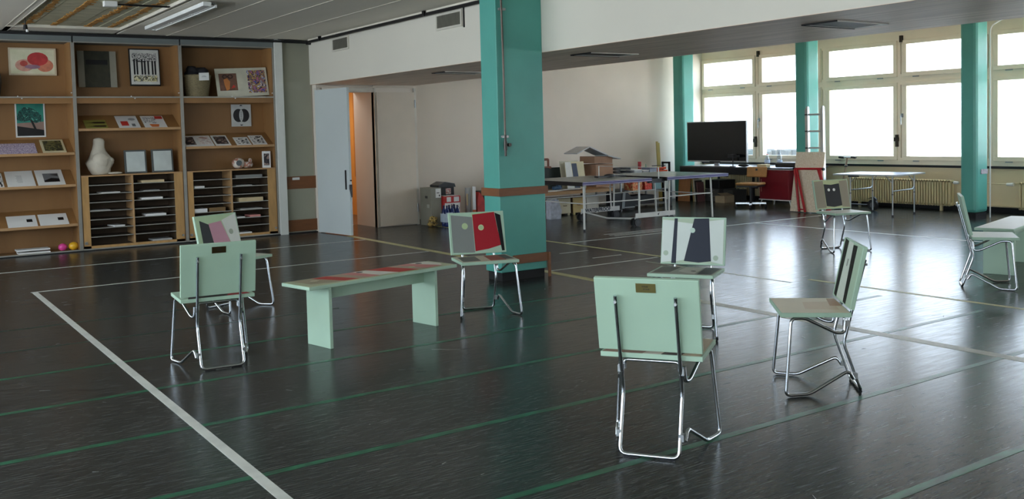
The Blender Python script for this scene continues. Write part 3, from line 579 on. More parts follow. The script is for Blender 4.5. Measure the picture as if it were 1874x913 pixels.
# ================================================================== CHAIRS
G=dict(ry=.142,kx=.10,kz=.291,utx=-.021,utz=.771,sz=.481,sx0=.071,sx1=.461,sw=.246,bbx=.057,bbz=.496,btx=-.020,btz=.852,bw=.248,fx=.439,fy=.264,lx=.40,ly=.229)
TB=.025
def paint(parent,o,u,w,polys,nm='painted_shape'):
    for i,(poly,c) in enumerate(polys):
        MB().prism(poly,V(o)+(V(u).cross(V(w)).normalized())*(.0004*i),u,w,.0009).build(nm,mat('paint %d %d %d'%c,c,.5,var=.04,spec=.3),parent)
def disc(cx,cy,r,asp=.73): return [(cx+r*asp*math.cos(t),cy+r*math.sin(t)) for t in [2*math.pi*i/20 for i in range(20)]]
def chair(x,y,deg,label,back=(),seat=(),plate=None,seatcol=None,backcol=None):
    o=thing('painted_chair',label,'chair',(x,y,0),math.radians(deg),'painted steel tube chairs'); g=G
    ms=MB().box(g['sx0'],g['sx1'],-g['sw'],g['sw'],g['sz']-TB,g['sz']).build('seat',M_mint,o,bevel=.003)
    bx,bz=g['btx']-g['bbx'],g['btz']-g['bbz']; L=math.hypot(bx,bz); ux=V((bx/L,0,bz/L)); nx=V((bz/L,0,-bx/L))
    F=frame_m((g['bbx'],-g['bw'],g['bbz']),(0,1,0),ux)          # local z = y x up = forward normal
    bk=MB(F).box(0,2*g['bw'],0,L,0,TB).build('backrest',M_mint,o,bevel=.003)
    if back: paint(bk,V((g['bbx'],-g['bw'],g['bbz']))+nx*TB+ux*L,V((0,2*g['bw'],0)),ux*L*1.0,[([(a,-b) for a,b in p],c) for p,c in back])
    if seat: paint(ms,V((g['sx0'],-g['sw'],g['sz'])),V((g['sx1']-g['sx0'],0,0)),V((0,2*g['sw'],0)),seat)
    f=MB(); ry=g['ry']; r=.0095; off=-.0105
    up=[(g['utx']+off*.4,-ry,g['utz']),(g['kx']-.004,-ry,g['kz']),(.0,-ry,.012),(.0,ry,.012),(g['kx']-.004,ry,g['kz']),(g['utx']+off*.4,ry,g['utz'])]
    up[0]=(g['utx']-.006,-ry,g['utz']); up[-1]=(g['utx']-.006,ry,g['utz'])
    f.tube(up,r,n=10,fillet=.035); f.build('rear_frame',M_chrome,o)
    MB().box(-.01,.012,-ry+.02,-ry+.09,.0,.006).box(-.01,.012,ry-.09,ry-.02,.0,.006).build('glide',M_black,o)
    for s in (-1,1):
        t=MB(); sb=g['sz']-TB-r
        t.tube([(.088,s*(ry+.012),.425),(.094,s*(ry+.016),.352),(.14,s*(ry+.03),.352),(.325,s*.205,sb),(g['lx'],s*g['ly'],sb),(g['fx'],s*g['fy'],.011),(.30,s*.222,.011),(.075,s*(ry+.028),.135),(.045,s*(ry+.022),.085)],r,n=10,fillet=.03)
        t.build('side_frame',M_chrome,o)
        MB().box(.062,.100,s*(ry+.006)-.010,s*(ry+.006)+.012,.388,.420).build('clamp',M_steel,o); MB().box(.022,.056,s*(ry+.008)-.010,s*(ry+.008)+.013,.085,.118).build('clamp',M_steel,o)
        MB().cyl((g['utx']-.017,s*ry,g['utz']-.03),(g['utx']+.01,s*ry,g['utz']-.03),.007).build('screw',M_steel,o)
    MB().tube([(.09,-ry+.01,.40),(.09,-ry+.01,.444),(.09,ry-.01,.444),(.09,ry-.01,.40)],.008,fillet=.03).build('cross_bar',M_chrome,o)
    if plate:
        pc_,tc_=plate; P0=V((g['btx'],0,g['btz']))-ux*.022-nx*.0012
        pl=MB(frame_m(P0+V((0,.047,0)),(0,-1,0),ux)).box(0,.094,-.045,0,0,.0012)
        pl=pl.build('name_plate',pc_,bk,label='engraved metal name plate')
        mm=MB(frame_m(P0+V((0,.047,0)),(0,-1,0),ux))
        for r0,z in ((.030,-.018),(.036,-.031)):
            for k in range(5): mm.box(r0+k*.006,r0+k*.006+.0045,z,z+.007,.0012,.0016)
        mm.build('engraving',tc_,pl)
    return o
cG=(128,132,128); cR=(160,30,42); cK=(20,20,23); cN=(22,30,46); cW=(206,214,206); cM=(150,176,140); cT=(150,142,122); cP=(196,142,158); cGr=(120,128,118)
M_brass=mat('brass plate',(158,146,92),.3,metal=.8); M_dpl=mat('dark brass plate',(70,58,34),.35,metal=.7)
chair(2.994,3.315,35.0,'large foreground chair seen from behind with a brass plate on its mint back',seat=[([(.3,.02),(.98,.02),(.98,.98),(.3,.98)],(186,172,146)),([(.0,.58),(.3,.52),(.3,.95),(.0,.98)],(158,128,112)),([(.0,.40),(.3,.36),(.3,.52),(.0,.58)],(214,206,190)),([(.0,.20),(.28,.16),(.28,.36),(.0,.40)],(76,66,58)),([(.0,.02),(.3,.02),(.28,.16),(.0,.20)],(196,180,150)),(disc(.5,.12,.03,1),cK)],plate=(M_brass,mat('engraving ink',(70,64,40),.5)))
chair(4.789,3.489,138.1,'chair at the right seen in profile, two black stripes on its back',back=[([(.06,.02),(.98,.02),(.98,.98),(.06,.98)],(168,190,164)),([(.30,.02),(.52,.02),(.62,.97),(.24,.97)],(196,204,190)),([(.08,.01),(.27,.03),(.22,.98),(.08,.96)],(24,26,22)),([(.54,.05),(.74,.04),(.74,.98),(.60,.97)],(24,26,22)),([(.40,.30),(.46,.30),(.44,.42),(.40,.42)],(140,146,136))],seat=[([(.02,.02),(.98,.02),(.98,.98),(.02,.98)],(222,210,184)),([(.10,.25),(.55,.30),(.6,.75),(.12,.80)],(212,192,164)),([(.02,.06),(.14,.06),(.2,.55),(.02,.55)],(176,140,108))])
chair(1.958,6.403,84.5,'chair at the left seen from behind with a dark plate on its mint back',seat=[([(.02,.35),(.25,.30),(.25,.86),(.02,.90)],(30,30,30)),([(.02,.06),(.25,.08),(.25,.32),(.02,.38)],(150,34,44))],plate=(M_dpl,mat('dark engraving ink',(40,34,22),.5)))
chair(4.419,7.076,-107.2,'chair beside the big teal column, back painted grey, red and black',back=[([(.42,.02),(.84,.02),(.80,.30),(.42,.2)],(166,196,150)),([(.04,.05),(.42,.12),(.43,.97),(.04,.95)],cG),([(.43,.06),(.83,.02),(.87,.45),(.92,.82),(.68,.90),(.44,.94)],cR),([(.84,.04),(.94,.10),(.97,.96),(.92,.96)],cK),(disc(.28,.33,.075),(176,196,150)),(disc(.57,.38,.07),(206,206,160)),(disc(.57,.38,.055),(172,196,150))],seat=[([(.02,.02),(.98,.02),(.98,.98),(.02,.98)],(190,186,164)),([(.1,.08),(.85,.05),(.85,.36),(.1,.40)],(104,104,98)),([(.1,.56),(.9,.52),(.9,.8),(.1,.80)],(140,78,66)),([(.1,.80),(.8,.80),(.8,.95),(.1,.95)],(70,68,66))])
chair(5.28,5.287,-148.7,'chair behind the large foreground one, back painted with navy stripes and discs',back=[([(.01,.03),(.98,.04),(.98,.97),(.01,.97)],(170,186,160)),([(.01,.06),(.21,.08),(.17,.94),(.01,.97)],cW),([(.25,.10),(.50,.14),(.38,.90),(.24,.94)],cW),([(.74,.08),(.97,.04),(.97,.98),(.79,.93)],cW),([(.20,.03),(.25,.03),(.245,.98),(.17,.98)],cN),([(.51,.03),(.74,.02),(.79,.92),(.6,.955),(.37,.93)],cN),(disc(.08,.77,.055),(166,182,160)),(disc(.49,.28,.055),(186,206,190)),(disc(.86,.85,.055),(166,182,160))],seat=[([(.05,.03),(.95,.03),(.95,.97),(.05,.97)],(150,150,136)),([(.05,.05),(.9,.05),(.8,.30),(.05,.34)],(90,84,76)),([(.05,.42),(.6,.40),(.9,.7),(.05,.7)],(186,184,170)),([(.05,.72),(.9,.74),(.9,.95),(.05,.95)],(78,80,78)),(disc(.55,.62,.04,1),(40,40,40))])
chair(9.915,7.578,-106.9,'farthest chair with a black painted panel and two white dots like eyes',backcol=None,back=[([(.02,.02),(.98,.02),(.98,.98),(.02,.98)],(186,196,150)),([(.02,.05),(.28,.03),(.29,.95),(.02,.97)],cT),([(.75,.06),(.98,.03),(.98,.97),(.75,.94)],cT),([(.29,.15),(.5,.18),(.74,.14),(.75,.90),(.52,.94),(.30,.90)],(36,38,40)),(disc(.42,.35,.05),(236,236,230)),(disc(.57,.35,.05),(236,236,230))],seat=[([(.02,.02),(.98,.02),(.98,.98),(.02,.98)],(222,224,216))])
chair(8.52,5.041,-55.3,'chair at the right edge seen from behind and aside, in front of a bench',seat=[([(.02,.02),(.98,.02),(.98,.98),(.02,.98)],(216,220,214))])
chair(2.674,8.816,-64.9,'chair half hidden at the left, back painted black, pink and white',back=[([(.02,.02),(.98,.02),(.98,.98),(.02,.98)],(176,200,160)),([(.62,.16),(.97,.02),(.99,.98),(.80,.97)],(214,216,208)),([(.30,.22),(.60,.18),(.80,.97),(.36,.97)],cP),([(.10,.12),(.30,.24),(.37,.97),(.10,.97)],(44,46,46)),(disc(.80,.48,.07),(160,168,150)),(disc(.52,.93,.09),(176,200,150))],seat=[([(.02,.02),(.98,.02),(.98,.98),(.02,.98)],(200,206,190))])
# ------------------------------------------------------------------ benches
def bench(cx,cy,deg,label,length,width,art,lo=.51,plain=False):
    o=thing('painted_bench',label,'bench',(cx,cy,0),math.radians(deg),'mint painted benches')
    h=length/2; w=width/2
    t=MB().box(-h,h,-w,w,.455,.480).build('bench_top',M_mint,o,bevel=.003)
    for s in (-1,1): MB().box(s*lo-.0135,s*lo+.0135,-.145,.145,0,.455).build('leg_panel',M_mint,o,bevel=.002)
    MB().box(-lo+.0135,lo-.0135,-.012,.012,.345,.455).build('apron',M_mint,o)
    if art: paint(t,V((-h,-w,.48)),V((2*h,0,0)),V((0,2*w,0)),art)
    return o
cT2=(160,150,124); cR2=(176,58,50); cPk=(196,128,122); cWt=(214,210,196)
bench(3.25,6.72,11.5,'long mint bench in the left foreground with red and pink painted top',1.42,.36,[
 ([(.005,.03),(.995,.03),(.995,.97),(.005,.97)],(178,184,150)),([(.06,.30),(.16,.14),(.24,.14),(.17,.95),(.05,.97)],cT2),([(.24,.14),(.335,.14),(.27,.95),(.17,.95)],cR2),([(.335,.14),(.40,.14),(.36,.95),(.27,.95)],(168,150,128)),([(.40,.14),(.47,.14),(.44,.95),(.36,.95)],cPk),([(.47,.14),(.60,.14),(.53,.95),(.44,.95)],cWt),([(.60,.14),(.74,.12),(.68,.95),(.53,.95)],cR2),([(.74,.12),(.80,.12),(.76,.95),(.68,.95)],(170,150,130)),([(.80,.12),(.92,.16),(.84,.95),(.76,.95)],cPk),([(.92,.16),(.97,.45),(.96,.95),(.84,.95)],cWt),
 (disc(.46,.80,.07,.28),(50,46,44)),(disc(.88,.78,.07,.28),(50,46,44)),(disc(.125,.55,.09,.25),(190,180,150)),(disc(.76,.45,.08,.25),(176,186,146))])
bench(9.87,5.28,15.0,'second mint bench cut by the right edge, white glare painted on its top',1.42,.36,[([(.01,.02),(.99,.02),(.99,.98),(.01,.98)],(216,218,212))])  # near-white sheet on the top carries the glare in its colour
# ================================================================== PING PONG
pt=thing('table_tennis_table','folding table tennis table with grey green top and blue edge on wheels','table',(0,0,0))
M_pt=mat('dull green table top',(84,96,88),.28,var=.06); M_blue=mat('dark blue edging',(44,44,110),.35); M_wt=mat('white painted steel',(214,214,208),.4)
for a,b in ((9.0,10.40),(10.74,12.14)):
    t=MB().box(a,b,11.35,12.87,.735,.757).build('table_top',M_pt,pt)
    for ya in (11.335,12.87): MB().box(a,b,ya,ya+.015,.705,.757).build('edge_trim',M_blue,t)
    MB().box(a,b,11.333,11.335,.73,.732); MB().box(a,b,11.332,11.336,.715,.722).box(a,b,11.332,11.336,.744,.75).build('edge_line',mat('pale lilac line',(176,170,200),.4),t)
    for xa in (a-.012,b): MB().box(xa,xa+.012,11.335,12.885,.695,.757).build('end_trim',M_black,t)
    MB().box(a,b,12.10,12.115,.757,.7575).box(a,b,11.35,11.37,.757,.7575).box(a,b,12.85,12.87,.757,.7575).build('marking',M_paper,t)
for ya in (11.40,12.78): MB().box(10.41,10.73,ya,ya+.06,.67,.735).build('hinge_mechanism',M_black,pt)
for y in (11.42,12.80):
    for x,zb,dx in ((9.08,.02,0),(10.20,.18,0),(10.86,.18,-.02),(11.80,.02,.04)):
        MB().tube([(x,y,.735),(x+dx,y,zb)],.016).build('leg',M_wt,pt)
    MB().tube([(10.76,y,.72),(10.78,y,.19)],.013).build('leg',M_wt,pt)
    for x in (9.08,11.84): MB().cyl((x,y,0),(x,y,.03),.018).build('foot',M_black,pt)
    MB().tube([(9.08,y,.42),(10.20,y,.42)],.010).tube([(10.2,y,.40),(10.78,y,.42)],.008).tube([(10.86,y,.43),(11.82,y,.44)],.010).build('side_bar',M_wt,pt)
    pl=MB().box(10.10,10.95,y-.03,y-.015,.13,.205).build('skid_plate',M_wt,pt)
    if y>12: text('lettering','WATERPROOF',.085,mat('navy lettering',(24,24,44),.5),pl,frame_m((10.46,y-.0315,.168),(1,0,0),(0,0,1)))
    else: MB().prism([(10.56,.165),(10.60,.19),(10.585,.145)],(0,y-.032,0),(1,0,0),(0,0,1),-.001).build('mark',M_black,pl)
    for x in (10.12,10.85):
        for s in (-1,1):
            w=MB().cyl((x,y+s*.045-.012,.065),(x,y+s*.045+.012,.065),.065,n=20).build('wheel',M_black,pt); MB().cyl((x,y+s*.045-.014,.065),(x,y+s*.045+.014,.065),.03,n=12).build('hub',mat('dark grey hub',(50,50,54),.5),w)
        MB().tube([(x,y,.065),(x,y,.15)],.012).build('caster_stem',M_wt,pt)
for x in (9.08,11.84): MB().tube([(x,11.42,.42),(x,12.80,.42)],.009).build('end_bar',M_wt,pt)
MB().tube([(10.14,11.42,.12),(10.10,12.1,.09),(10.20,12.80,.14)],.014).build('base_bar',M_wt,pt)
for y in (11.36,12.86): MB().tube([(10.57,y,.74),(10.57,y,.92)],.010).build('net_post',M_wt,pt)
MB().tube([(10.57,11.36,.915),(10.57,12.86,.915)],.004).build('net_cord',M_wt,pt)
o=MB().box(0,.34,-.05,.05,0,.02).blob((.28,0,.02),.12,.06,.03,12).box(.38,.62,-.02,.02,0,.018).build('black_tool',M_black); o.location=(9.85,12.05,.770); tag(o,'black hand tool lying on the table tennis table top','tool')
# ================================================================== LEFT OF COLUMN: goods by the white wall
def carton(name,label,cat,x0,x1,y0,y1,z0,z1,m,extra=None,bev=.004):
    o=MB().box(x0,x1,y0,y1,z0,z1).build(name,m,bevel=bev); tag(o,label,cat)
    if extra: extra(o)
    return o
Mgc=mat('grey carton',(142,140,126),.65,var=.12,scale=5)
def ex(o):
    MB().box(7.96,8.06,13.996,14.0,.47,.62).build('label_sheet',M_paper,o); MB().box(7.98,8.03,13.994,13.996,.545,.558).box(8.02,8.04,13.994,13.996,.49,.52).build('print',M_black,o)
    MB().box(7.866,7.87,14.12,14.20,.46,.50).build('print',mat('smudge ink',(60,60,56),.6),o); MB().box(7.866,7.87,14.06,14.14,.30,.36).build('print',mat('pale smudge',(176,176,166),.6),o)
carton('grey_carton','tall grey carton with a white label, leftmost of the goods by the door','carton',7.87,8.07,14.0,14.38,0,.635,Mgc,ex)
bb=thing('black_bin','black bin with a sloped lid and a small red label behind the red box','bin',(8.31,14.38,0))
MB().box(-.13,.17,-.12,.14,0,.62).build('body',M_black,bb,bevel=.01); MB().prism([(-.15,.62),(.19,.62),(.17,.68),(-.02,.715),(-.15,.66)],(0,.16,0),(1,0,0),(0,0,1),.30).build('lid',mat('black glossy lid',(30,30,32),.25),bb)
MB().box(.0,.10,-.125,-.12,.50,.60).build('label_sheet',artmat('red white label',[(200,60,50),(220,214,206),(160,40,40),(230,224,216)],30),bb)
def ex2(o):
    MB().box(8.11,8.41,13.955,13.96,.0,.37).build('white_print',M_paper,o)
    MB().cyl((8.36,13.952,.27),(8.36,13.955,.27),.035).build('badge',mat('navy badge',(40,40,90),.5),o)
    MB().cyl((8.36,13.950,.27),(8.36,13.952,.27),.024).build('badge_inner',M_paper,o)
    text('lettering','SACRE',.095,mat('dark red lettering',(110,20,50),.5),o,frame_m((8.26,13.953,.215),(0,0,-1),(1,0,0)))
    MB().box(8.14,8.22,13.98,14.2,.485,.49).box(8.28,8.39,13.98,14.2,.485,.49).build('label_sheet',M_paper,o)
    MB().box(8.15,8.23,13.955,13.96,.39,.47).box(8.29,8.39,13.955,13.96,.39,.47).build('label_sheet',M_paper,o)
carton('red_box','red and white printed box with vertical lettering SACRE','box',8.08,8.42,13.96,14.20,0,.485,mat('red box card',(184,40,36),.5),ex2)
wp=thing('water_bottle_pack','shrink wrapped pack of blue water bottles on the floor by the red box','bottles',(8.08,13.72,0))
Mb=mat('blue bottle plastic',(30,46,96),.15,var=.3,scale=14); 
for i in range(3):
    for j in range(2):
        c=(-.10+i*.10,-.05+j*.10,0); b=MB().lathe([(.0,0),(.042,0),(.045,.05),(.042,.12),(.045,.2),(.035,.27),(.016,.31),(.016,.34),(0,.34)],c,12).build('bottle',Mb,wp); MB().cyl((c[0],c[1],.335),(c[0],c[1],.355),.018).build('cap',mat('navy cap',(20,24,60),.4),b)
MB().box(-.15,-.02,-.105,-.10,.08,.24).box(-.155,-.15,-.10,.08,.08,.22).build('label_film',mat('pale blue film',(176,192,206),.3,var=.2,scale=10),wp)
m=MB(); random.seed(21)
for i in range(9): m.blob((7.82+random.uniform(-.04,.03),13.9+random.uniform(-.06,.04),.035+.014*i),.055,.06,.035,8,.3)
tag(m.build('bread_bag',artmat('golden crumpled bag',[(150,120,60),(196,166,90),(90,70,36),(170,140,80)],18)),'crumpled golden bag on the floor against the grey carton','bag')
o=MB().cyl((8.66,14.1,0),(8.66,14.1,.60),.05,n=14).build('grey_roll',Mgp); tag(o,'grey roll standing behind the red box','roll'); MB().box(8.60,8.62,14.04,14.06,.3,.5).build('strip',Mc,o)
o=MB().cyl((8.72,14.0,0),(8.72,14.0,.62),.03,n=12).build('white_tube',M_paper); tag(o,'tall white tube standing beside the red bag','tube'); MB().cyl((8.72,14.0,.1),(8.72,14.0,.22),.032,n=12).build('label_band',mat('orange band',(200,90,50),.5),o)
rb=MB(); rb.prism([(-.09,0),(.09,0),(.08,.32),(.02,.46),(-.05,.52),(-.085,.34)],(8.86,14.1,0),(1,0,0),(0,0,1),.12)
o=tag(rb.build('red_bag',mat('red plastic bag',(186,34,28),.35,var=.3,scale=9,bump=.3)),'red plastic bag with a pointed crumpled top left of the big column','bag'); MB().box(8.79,8.93,14.09,14.101,.03,.30).build('front_print',mat('bright red print',(214,40,30),.4),o)
cb=thing('brown_cabinet','low dark brown cabinet half hidden behind the big teal column','cabinet',(9.3,14.2,0)); MB().box(-.32,.3,-.2,.2,0,.50).build('body',mat('dark brown wood',(66,44,38),.5),cb); MB().box(-.33,.31,-.21,.21,.50,.52).build('top',M_black,cb); MB().box(-.005,.005,-.205,-.2,.02,.49).build('door_gap',M_dark,cb)
o=flat('papers','white papers on the brown cabinet behind the column','paper',frame_m((9.2,14.03,.521),(1,0,0),(0,1,0)),.24,.2,.03,M_paper)

# ================================================================== BACK WORK TABLES
wt=thing('low_work_table','long low wooden table behind the table tennis table, papers on it','table',(10.8,14.1,0))
MB().box(-.95,.78,-.46,.5,.425,.46).build('table_top',M_wood,wt,bevel=.003); MB().box(-.95,.78,-.465,-.46,.40,.45).build('front_edge',M_edge,wt)
for x in (-.85,.70):
    for y in (-.38,.42): MB().box(x-.02,x+.02,y-.02,y+.02,0,.425).build('leg',M_black,wt)
MB().box(-.85,.70,-.39,-.37,.33,.35).build('stretcher',M_steel,wt)
random.seed(4)
for i in range(6):
    x=10.0+i*.14
    flat('loose_paper',('leftmost loose white paper on the low wooden table','second loose paper from the left on the low wooden table','third loose paper from the left on the low wooden table','fourth loose paper from the left on the low wooden table','fifth loose paper from the left on the low wooden table','rightmost loose white paper on the low wooden table')[i],'paper',frame_m((x,13.68+random.uniform(0,.06),.4605+.0035*i),(1,random.uniform(-.3,.3),0),(random.uniform(-.1,.1),1,0)),.26,.2,.003,M_paper,group='loose papers on the low table')
def drawer_unit(x0,x1,c,l,hc):
    o=thing('drawer_unit',l,'drawer unit',((x0+x1)/2,13.85,0),0,'small drawer units under the low table'); w=(x1-x0)/2
    MB().box(-w,w,.01,.40,.03,.315).build('body',mat('brown drawer side',(104,78,56),.6),o); MB().box(-w+.005,w-.005,-.01,.01,.035,.31).build('drawer_front',c,o,bevel=.003)
    MB().tube([(-.03,-.01,.18),(-.03,-.035,.175),(.03,-.035,.175),(.03,-.01,.18)],.006,fillet=.01).build('handle',mat('brown handle',(120,86,50),.4),o)
    for s in (-1,1): MB().box(s*(w-.04)-.02,s*(w-.04)+.02,0,.03,0,.035).box(s*(w-.04)-.02,s*(w-.04)+.02,.34,.38,0,.035).build('foot',c,o)
drawer_unit(10.42,10.70,mat('cream drawer',(214,204,170),.5),'cream drawer unit under the low table, leftmost of three',0)
drawer_unit(10.75,11.0,mat('yellow drawer',(206,180,118),.5),'yellowish drawer unit under the low table, middle of three',0)
drawer_unit(11.07,11.36,mat('white drawer',(216,212,198),.5),'white drawer unit under the low table, rightmost of three',0)
m=MB(); m.prism([(0,0),(.22,0),(.24,.15),(.17,.34),(.1,.37),(.0,.33)],(9.90,13.52,0),(1,0,0),(0,0,1),.14)
tag(m.build('plastic_bag',mat('crumpled white plastic',(196,200,210),.35,var=.3,scale=14,bump=.8)),'crumpled white plastic bag right of the big teal column','bag')
flat('green_board','dark green panel lying against the wall right of the big column','panel',frame_m((10.25,14.30,.462),(1,0,0),(0,.1,1)),.62,.40,.03,mat('dark green board',(40,50,46),.6))
tag(MB().tube([(10.42,14.32,.875),(10.42,14.32,1.02),(10.56,14.32,1.02),(10.56,14.32,.86),(10.62,14.32,.86)],.022,fillet=.02).box(10.40,10.60,14.29,14.35,.862,.89).build('wood_clamp',mat('brown clamp',(120,74,56),.5)),'small brown clamp on top of the dark green panel','clamp')
tag(MB().blob((10.46,13.95,.50),.10,.1,.04,8,.2).box(10.44,10.50,13.86,13.92,.50,.66).build('blue_bottle',mat('dull blue plastic',(50,80,110),.5)),'blue plastic bottle at the left end of the low table','bottle')
p=flat('art_board','upright art board with white, navy and beige stripes behind the table tennis table','board',frame_m((10.76,14.02,.463),(1,0,0),(.0,.16,1)),.44,.50,.02,mat('beige board',(206,196,156),.5))
sub(p,'painted_shape',[(0,.0),(.16,0),(.14,.5),(0,.5)],mat('white board paint',(214,216,210),.5),.0202); sub(p,'painted_shape',[(.17,0),(.30,0),(.27,.47),(.15,.47)],mat('navy board paint',(26,40,70),.5),.0202)
flat('art_board','second art board peeping out behind the striped one','board',frame_m((10.71,14.10,.463),(1,0,0),(0,.16,1)),.42,.52,.015,mat('pale beige board',(190,186,164),.5))
Mcb=mat('brown cardboard',(158,122,96),.75,var=.12,scale=6)
bx1=thing('cardboard_box','brown cardboard box standing behind the table tennis table','box',(11.66,14.22,.46))
MB().box(-.21,.21,-.2,.2,0,.43).build('body',Mcb,bx1); MB().box(-.211,.211,-.203,-.2,.20,.205).build('crease',mat('crease shadow brown',(110,84,64),.8),bx1)
bx2=thing('cardboard_box','flatter cardboard box tilted on top of the first one','box',(11.64,14.24,.905)); bx2.rotation_euler=(.0,.03,.1)
MB().box(-.24,.24,-.2,.2,0,.13).build('body',Mcb,bx2); MB().box(-.235,.235,-.195,.195,.128,.132).build('inside_shade',M_dark,bx2)  # box is solid; a dark sheet on top paints the shade inside
Mgb=mat('white grey board',(190,192,194),.5)
def gb(l,p,q,y0,y1,th=.018):
    p=V(p); q=V(q); u=(q-p); o=MB(frame_m((p.x,y0,p.z),u,(0,1,0))).box(0,u.length,0,y1-y0,0,th).build('grey_board',Mgb); tag(o,l,'board','boards lying over the cardboard boxes')
gb('grey board sloping down left from the ridge above the cardboard boxes',(11.0,0,1.10),(11.30,0,1.215),14.0,14.4)
gb('grey board sloping down right from the ridge above the cardboard boxes',(11.31,0,1.215),(11.72,0,1.055),14.0,14.4)
gb('short grey board at the right end above the cardboard boxes',(11.74,0,1.04),(12.06,0,.97),14.0,14.4)
rt=thing('rear_work_table','cluttered grey work table behind the right half of the table tennis table','table',(12.6,14.3,0))
MB().box(-.65,.72,-.4,.4,.60,.63).build('table_top',mat('grey laminate',(120,120,116),.5),rt); MB().box(-.6,.68,-.35,.35,.33,.35).build('shelf',MC['grey laminate'],rt); MB().box(-.6,.68,-.35,.35,.05,.07).build('shelf',MC['grey laminate'],rt)
for x in (-.62,.69):
    for y in (-.37,.37): MB().box(x-.015,x+.015,y-.015,y+.015,0,.60).build('leg',M_steel,rt)
for i in range(3):
    o=thing('file_tray',('bottom','middle','top')[i]+' grey file tray of the small stack beside the cardboard boxes','tray',(12.12,14.05,.632+i*.062),.03*i,'stack of file trays')
    MB().box(-.14,.14,-.1,.2,0,.006).box(-.14,-.134,-.1,.2,0,.045).box(.134,.14,-.1,.2,0,.045).box(-.14,.14,.194,.2,0,.045).build('tray_body',mat('smoke grey plastic',(110,114,118),.3),o)
for i,(x,w,h,c,l) in enumerate(((12.35,.20,.11,(176,180,182),'clear plastic box on the rear work table'),(12.58,.15,.09,(160,162,164),'low pale plastic box on the rear work table'),(12.76,.18,.13,(150,160,176),'blue and white printed box on the rear work table'))):
    o=MB().box(x,x+w,13.95,14.2,.632,.632+h).build('plastic_box',mat('box tone %d'%i,c,.3,var=.3,scale=12),bevel=.005); tag(o,l,'box')
    MB().box(x-.003,x+w+.003,13.947,14.203,.632+h,.645+h).build('lid',M_paper if i<2 else mat('navy lid',(60,66,100),.4),o)
tag(MB().cyl((12.80,14.3,.632),(12.80,14.3,.89),.035,n=14).build('red_can',mat('red can',(176,30,36),.35)),'red can standing on the rear work table','can')
tag(MB().lathe([(0,0),(.02,0),(.02,.14),(.008,.18),(.008,.21),(0,.21)],(12.92,14.25,.632),10).build('small_bottle',mat('pale green plastic',(150,190,160),.4)),'small pale green bottle right of the red can','bottle')
oc=thing('orange_clamps','heap of orange clamps with a white hook on the rear work table','tools',(13.15,14.1,.632))
m=MB(); random.seed(2)
for i in range(6): m.tube([(-.18+random.uniform(-.05,.05),random.uniform(-.1,.1),.02+.02*i),(.12+random.uniform(-.05,.08),random.uniform(-.1,.1),.03+.02*i)],.014)
m.build('clamp_body',mat('orange plastic',(222,84,40),.4),oc); MB().tube([(-.2,0,.17),(.17,0,.17)],.008).build('bar',M_black,oc); MB().tube([(.10,0,.04),(.16,0,.16),(.19,0,.16)],.012).build('hook',M_paper,oc)
tag(MB(frame_m((14.05,15.10,0),(1,0,0),(.06,.12,1))).box(0,.05,0,1.27,0,.02).box(.055,.10,0,1.24,-.01,.01).build('wooden_laths',mat('yellow pine lath',(200,178,100),.6)),'pair of yellowish wooden laths leaning against the white wall','lath')
p=thing('open_stand','tall black open stand before the corner column beside the screen','stand',(14.3,15.05,0)); 
MB(frame_m((0,0,0),(0,-1,0),(0,0,1))).box(-.05,-.01,0,.83,0,.03).box(.15,.19,0,.83,0,.03).box(-.05,.19,.79,.83,0,.03).box(-.05,.19,.2,.24,0,.03).build('frame_body',M_black,p)
p.location=(14.2,15.08,0)
# under tables
bp=thing('black_case','black and grey folding case with tube legs under the low table','case',(11.72,13.72,0))
MB().prism([(-.20,.10),(.28,.02),(.36,.14),(.14,.36),(-.20,.36)],(0,.1,0),(1,0,0),(0,0,1),.22).build('case_body',mat('black fabric case',(30,32,34),.6),bp)
MB().prism([(-.02,.06),(.05,.06),(.08,.36),(.02,.36)],(0,-.125,0),(1,0,0),(0,0,1),.01).build('strap',mat('grey strap',(130,134,134),.5),bp)
MB().tube([(-.26,-.1,.0),(-.1,-.1,.30),(.1,-.1,.40),(.3,-.1,.34)],.011).tube([(-.25,-.1,.03),(.0,-.1,.03),(.12,-.1,.25)],.009).build('tube_frame',M_black,bp); MB().box(.05,.30,-.14,-.12,.07,.085).build('bar',M_steel,bp)
tag(MB().box(12.3,12.55,13.95,14.2,.352,.53).build('orange_box',artmat('orange printed card',[(210,110,60),(200,70,40),(226,180,120),(190,90,50)],14)),'orange printed box on the rear table shelf','box')
tag(MB().box(12.62,12.80,13.95,14.15,.352,.54).build('red_carton',artmat('red printed card',[(206,50,40),(220,90,60),(180,30,30),(226,160,110)],12)),'red printed carton beside the orange box on the shelf','carton')
tag(MB().box(12.84,13.05,13.95,14.2,.352,.50).build('teal_box',mat('pale teal card',(140,176,176),.5)),'pale teal box at the right end of the rear table shelf','box')
tag(MB().box(12.1,12.9,14.0,14.4,.072,.24).build('dark_crate',mat('charcoal crate',(44,42,42),.6)),'dark crate on the lowest shelf of the rear table','crate')
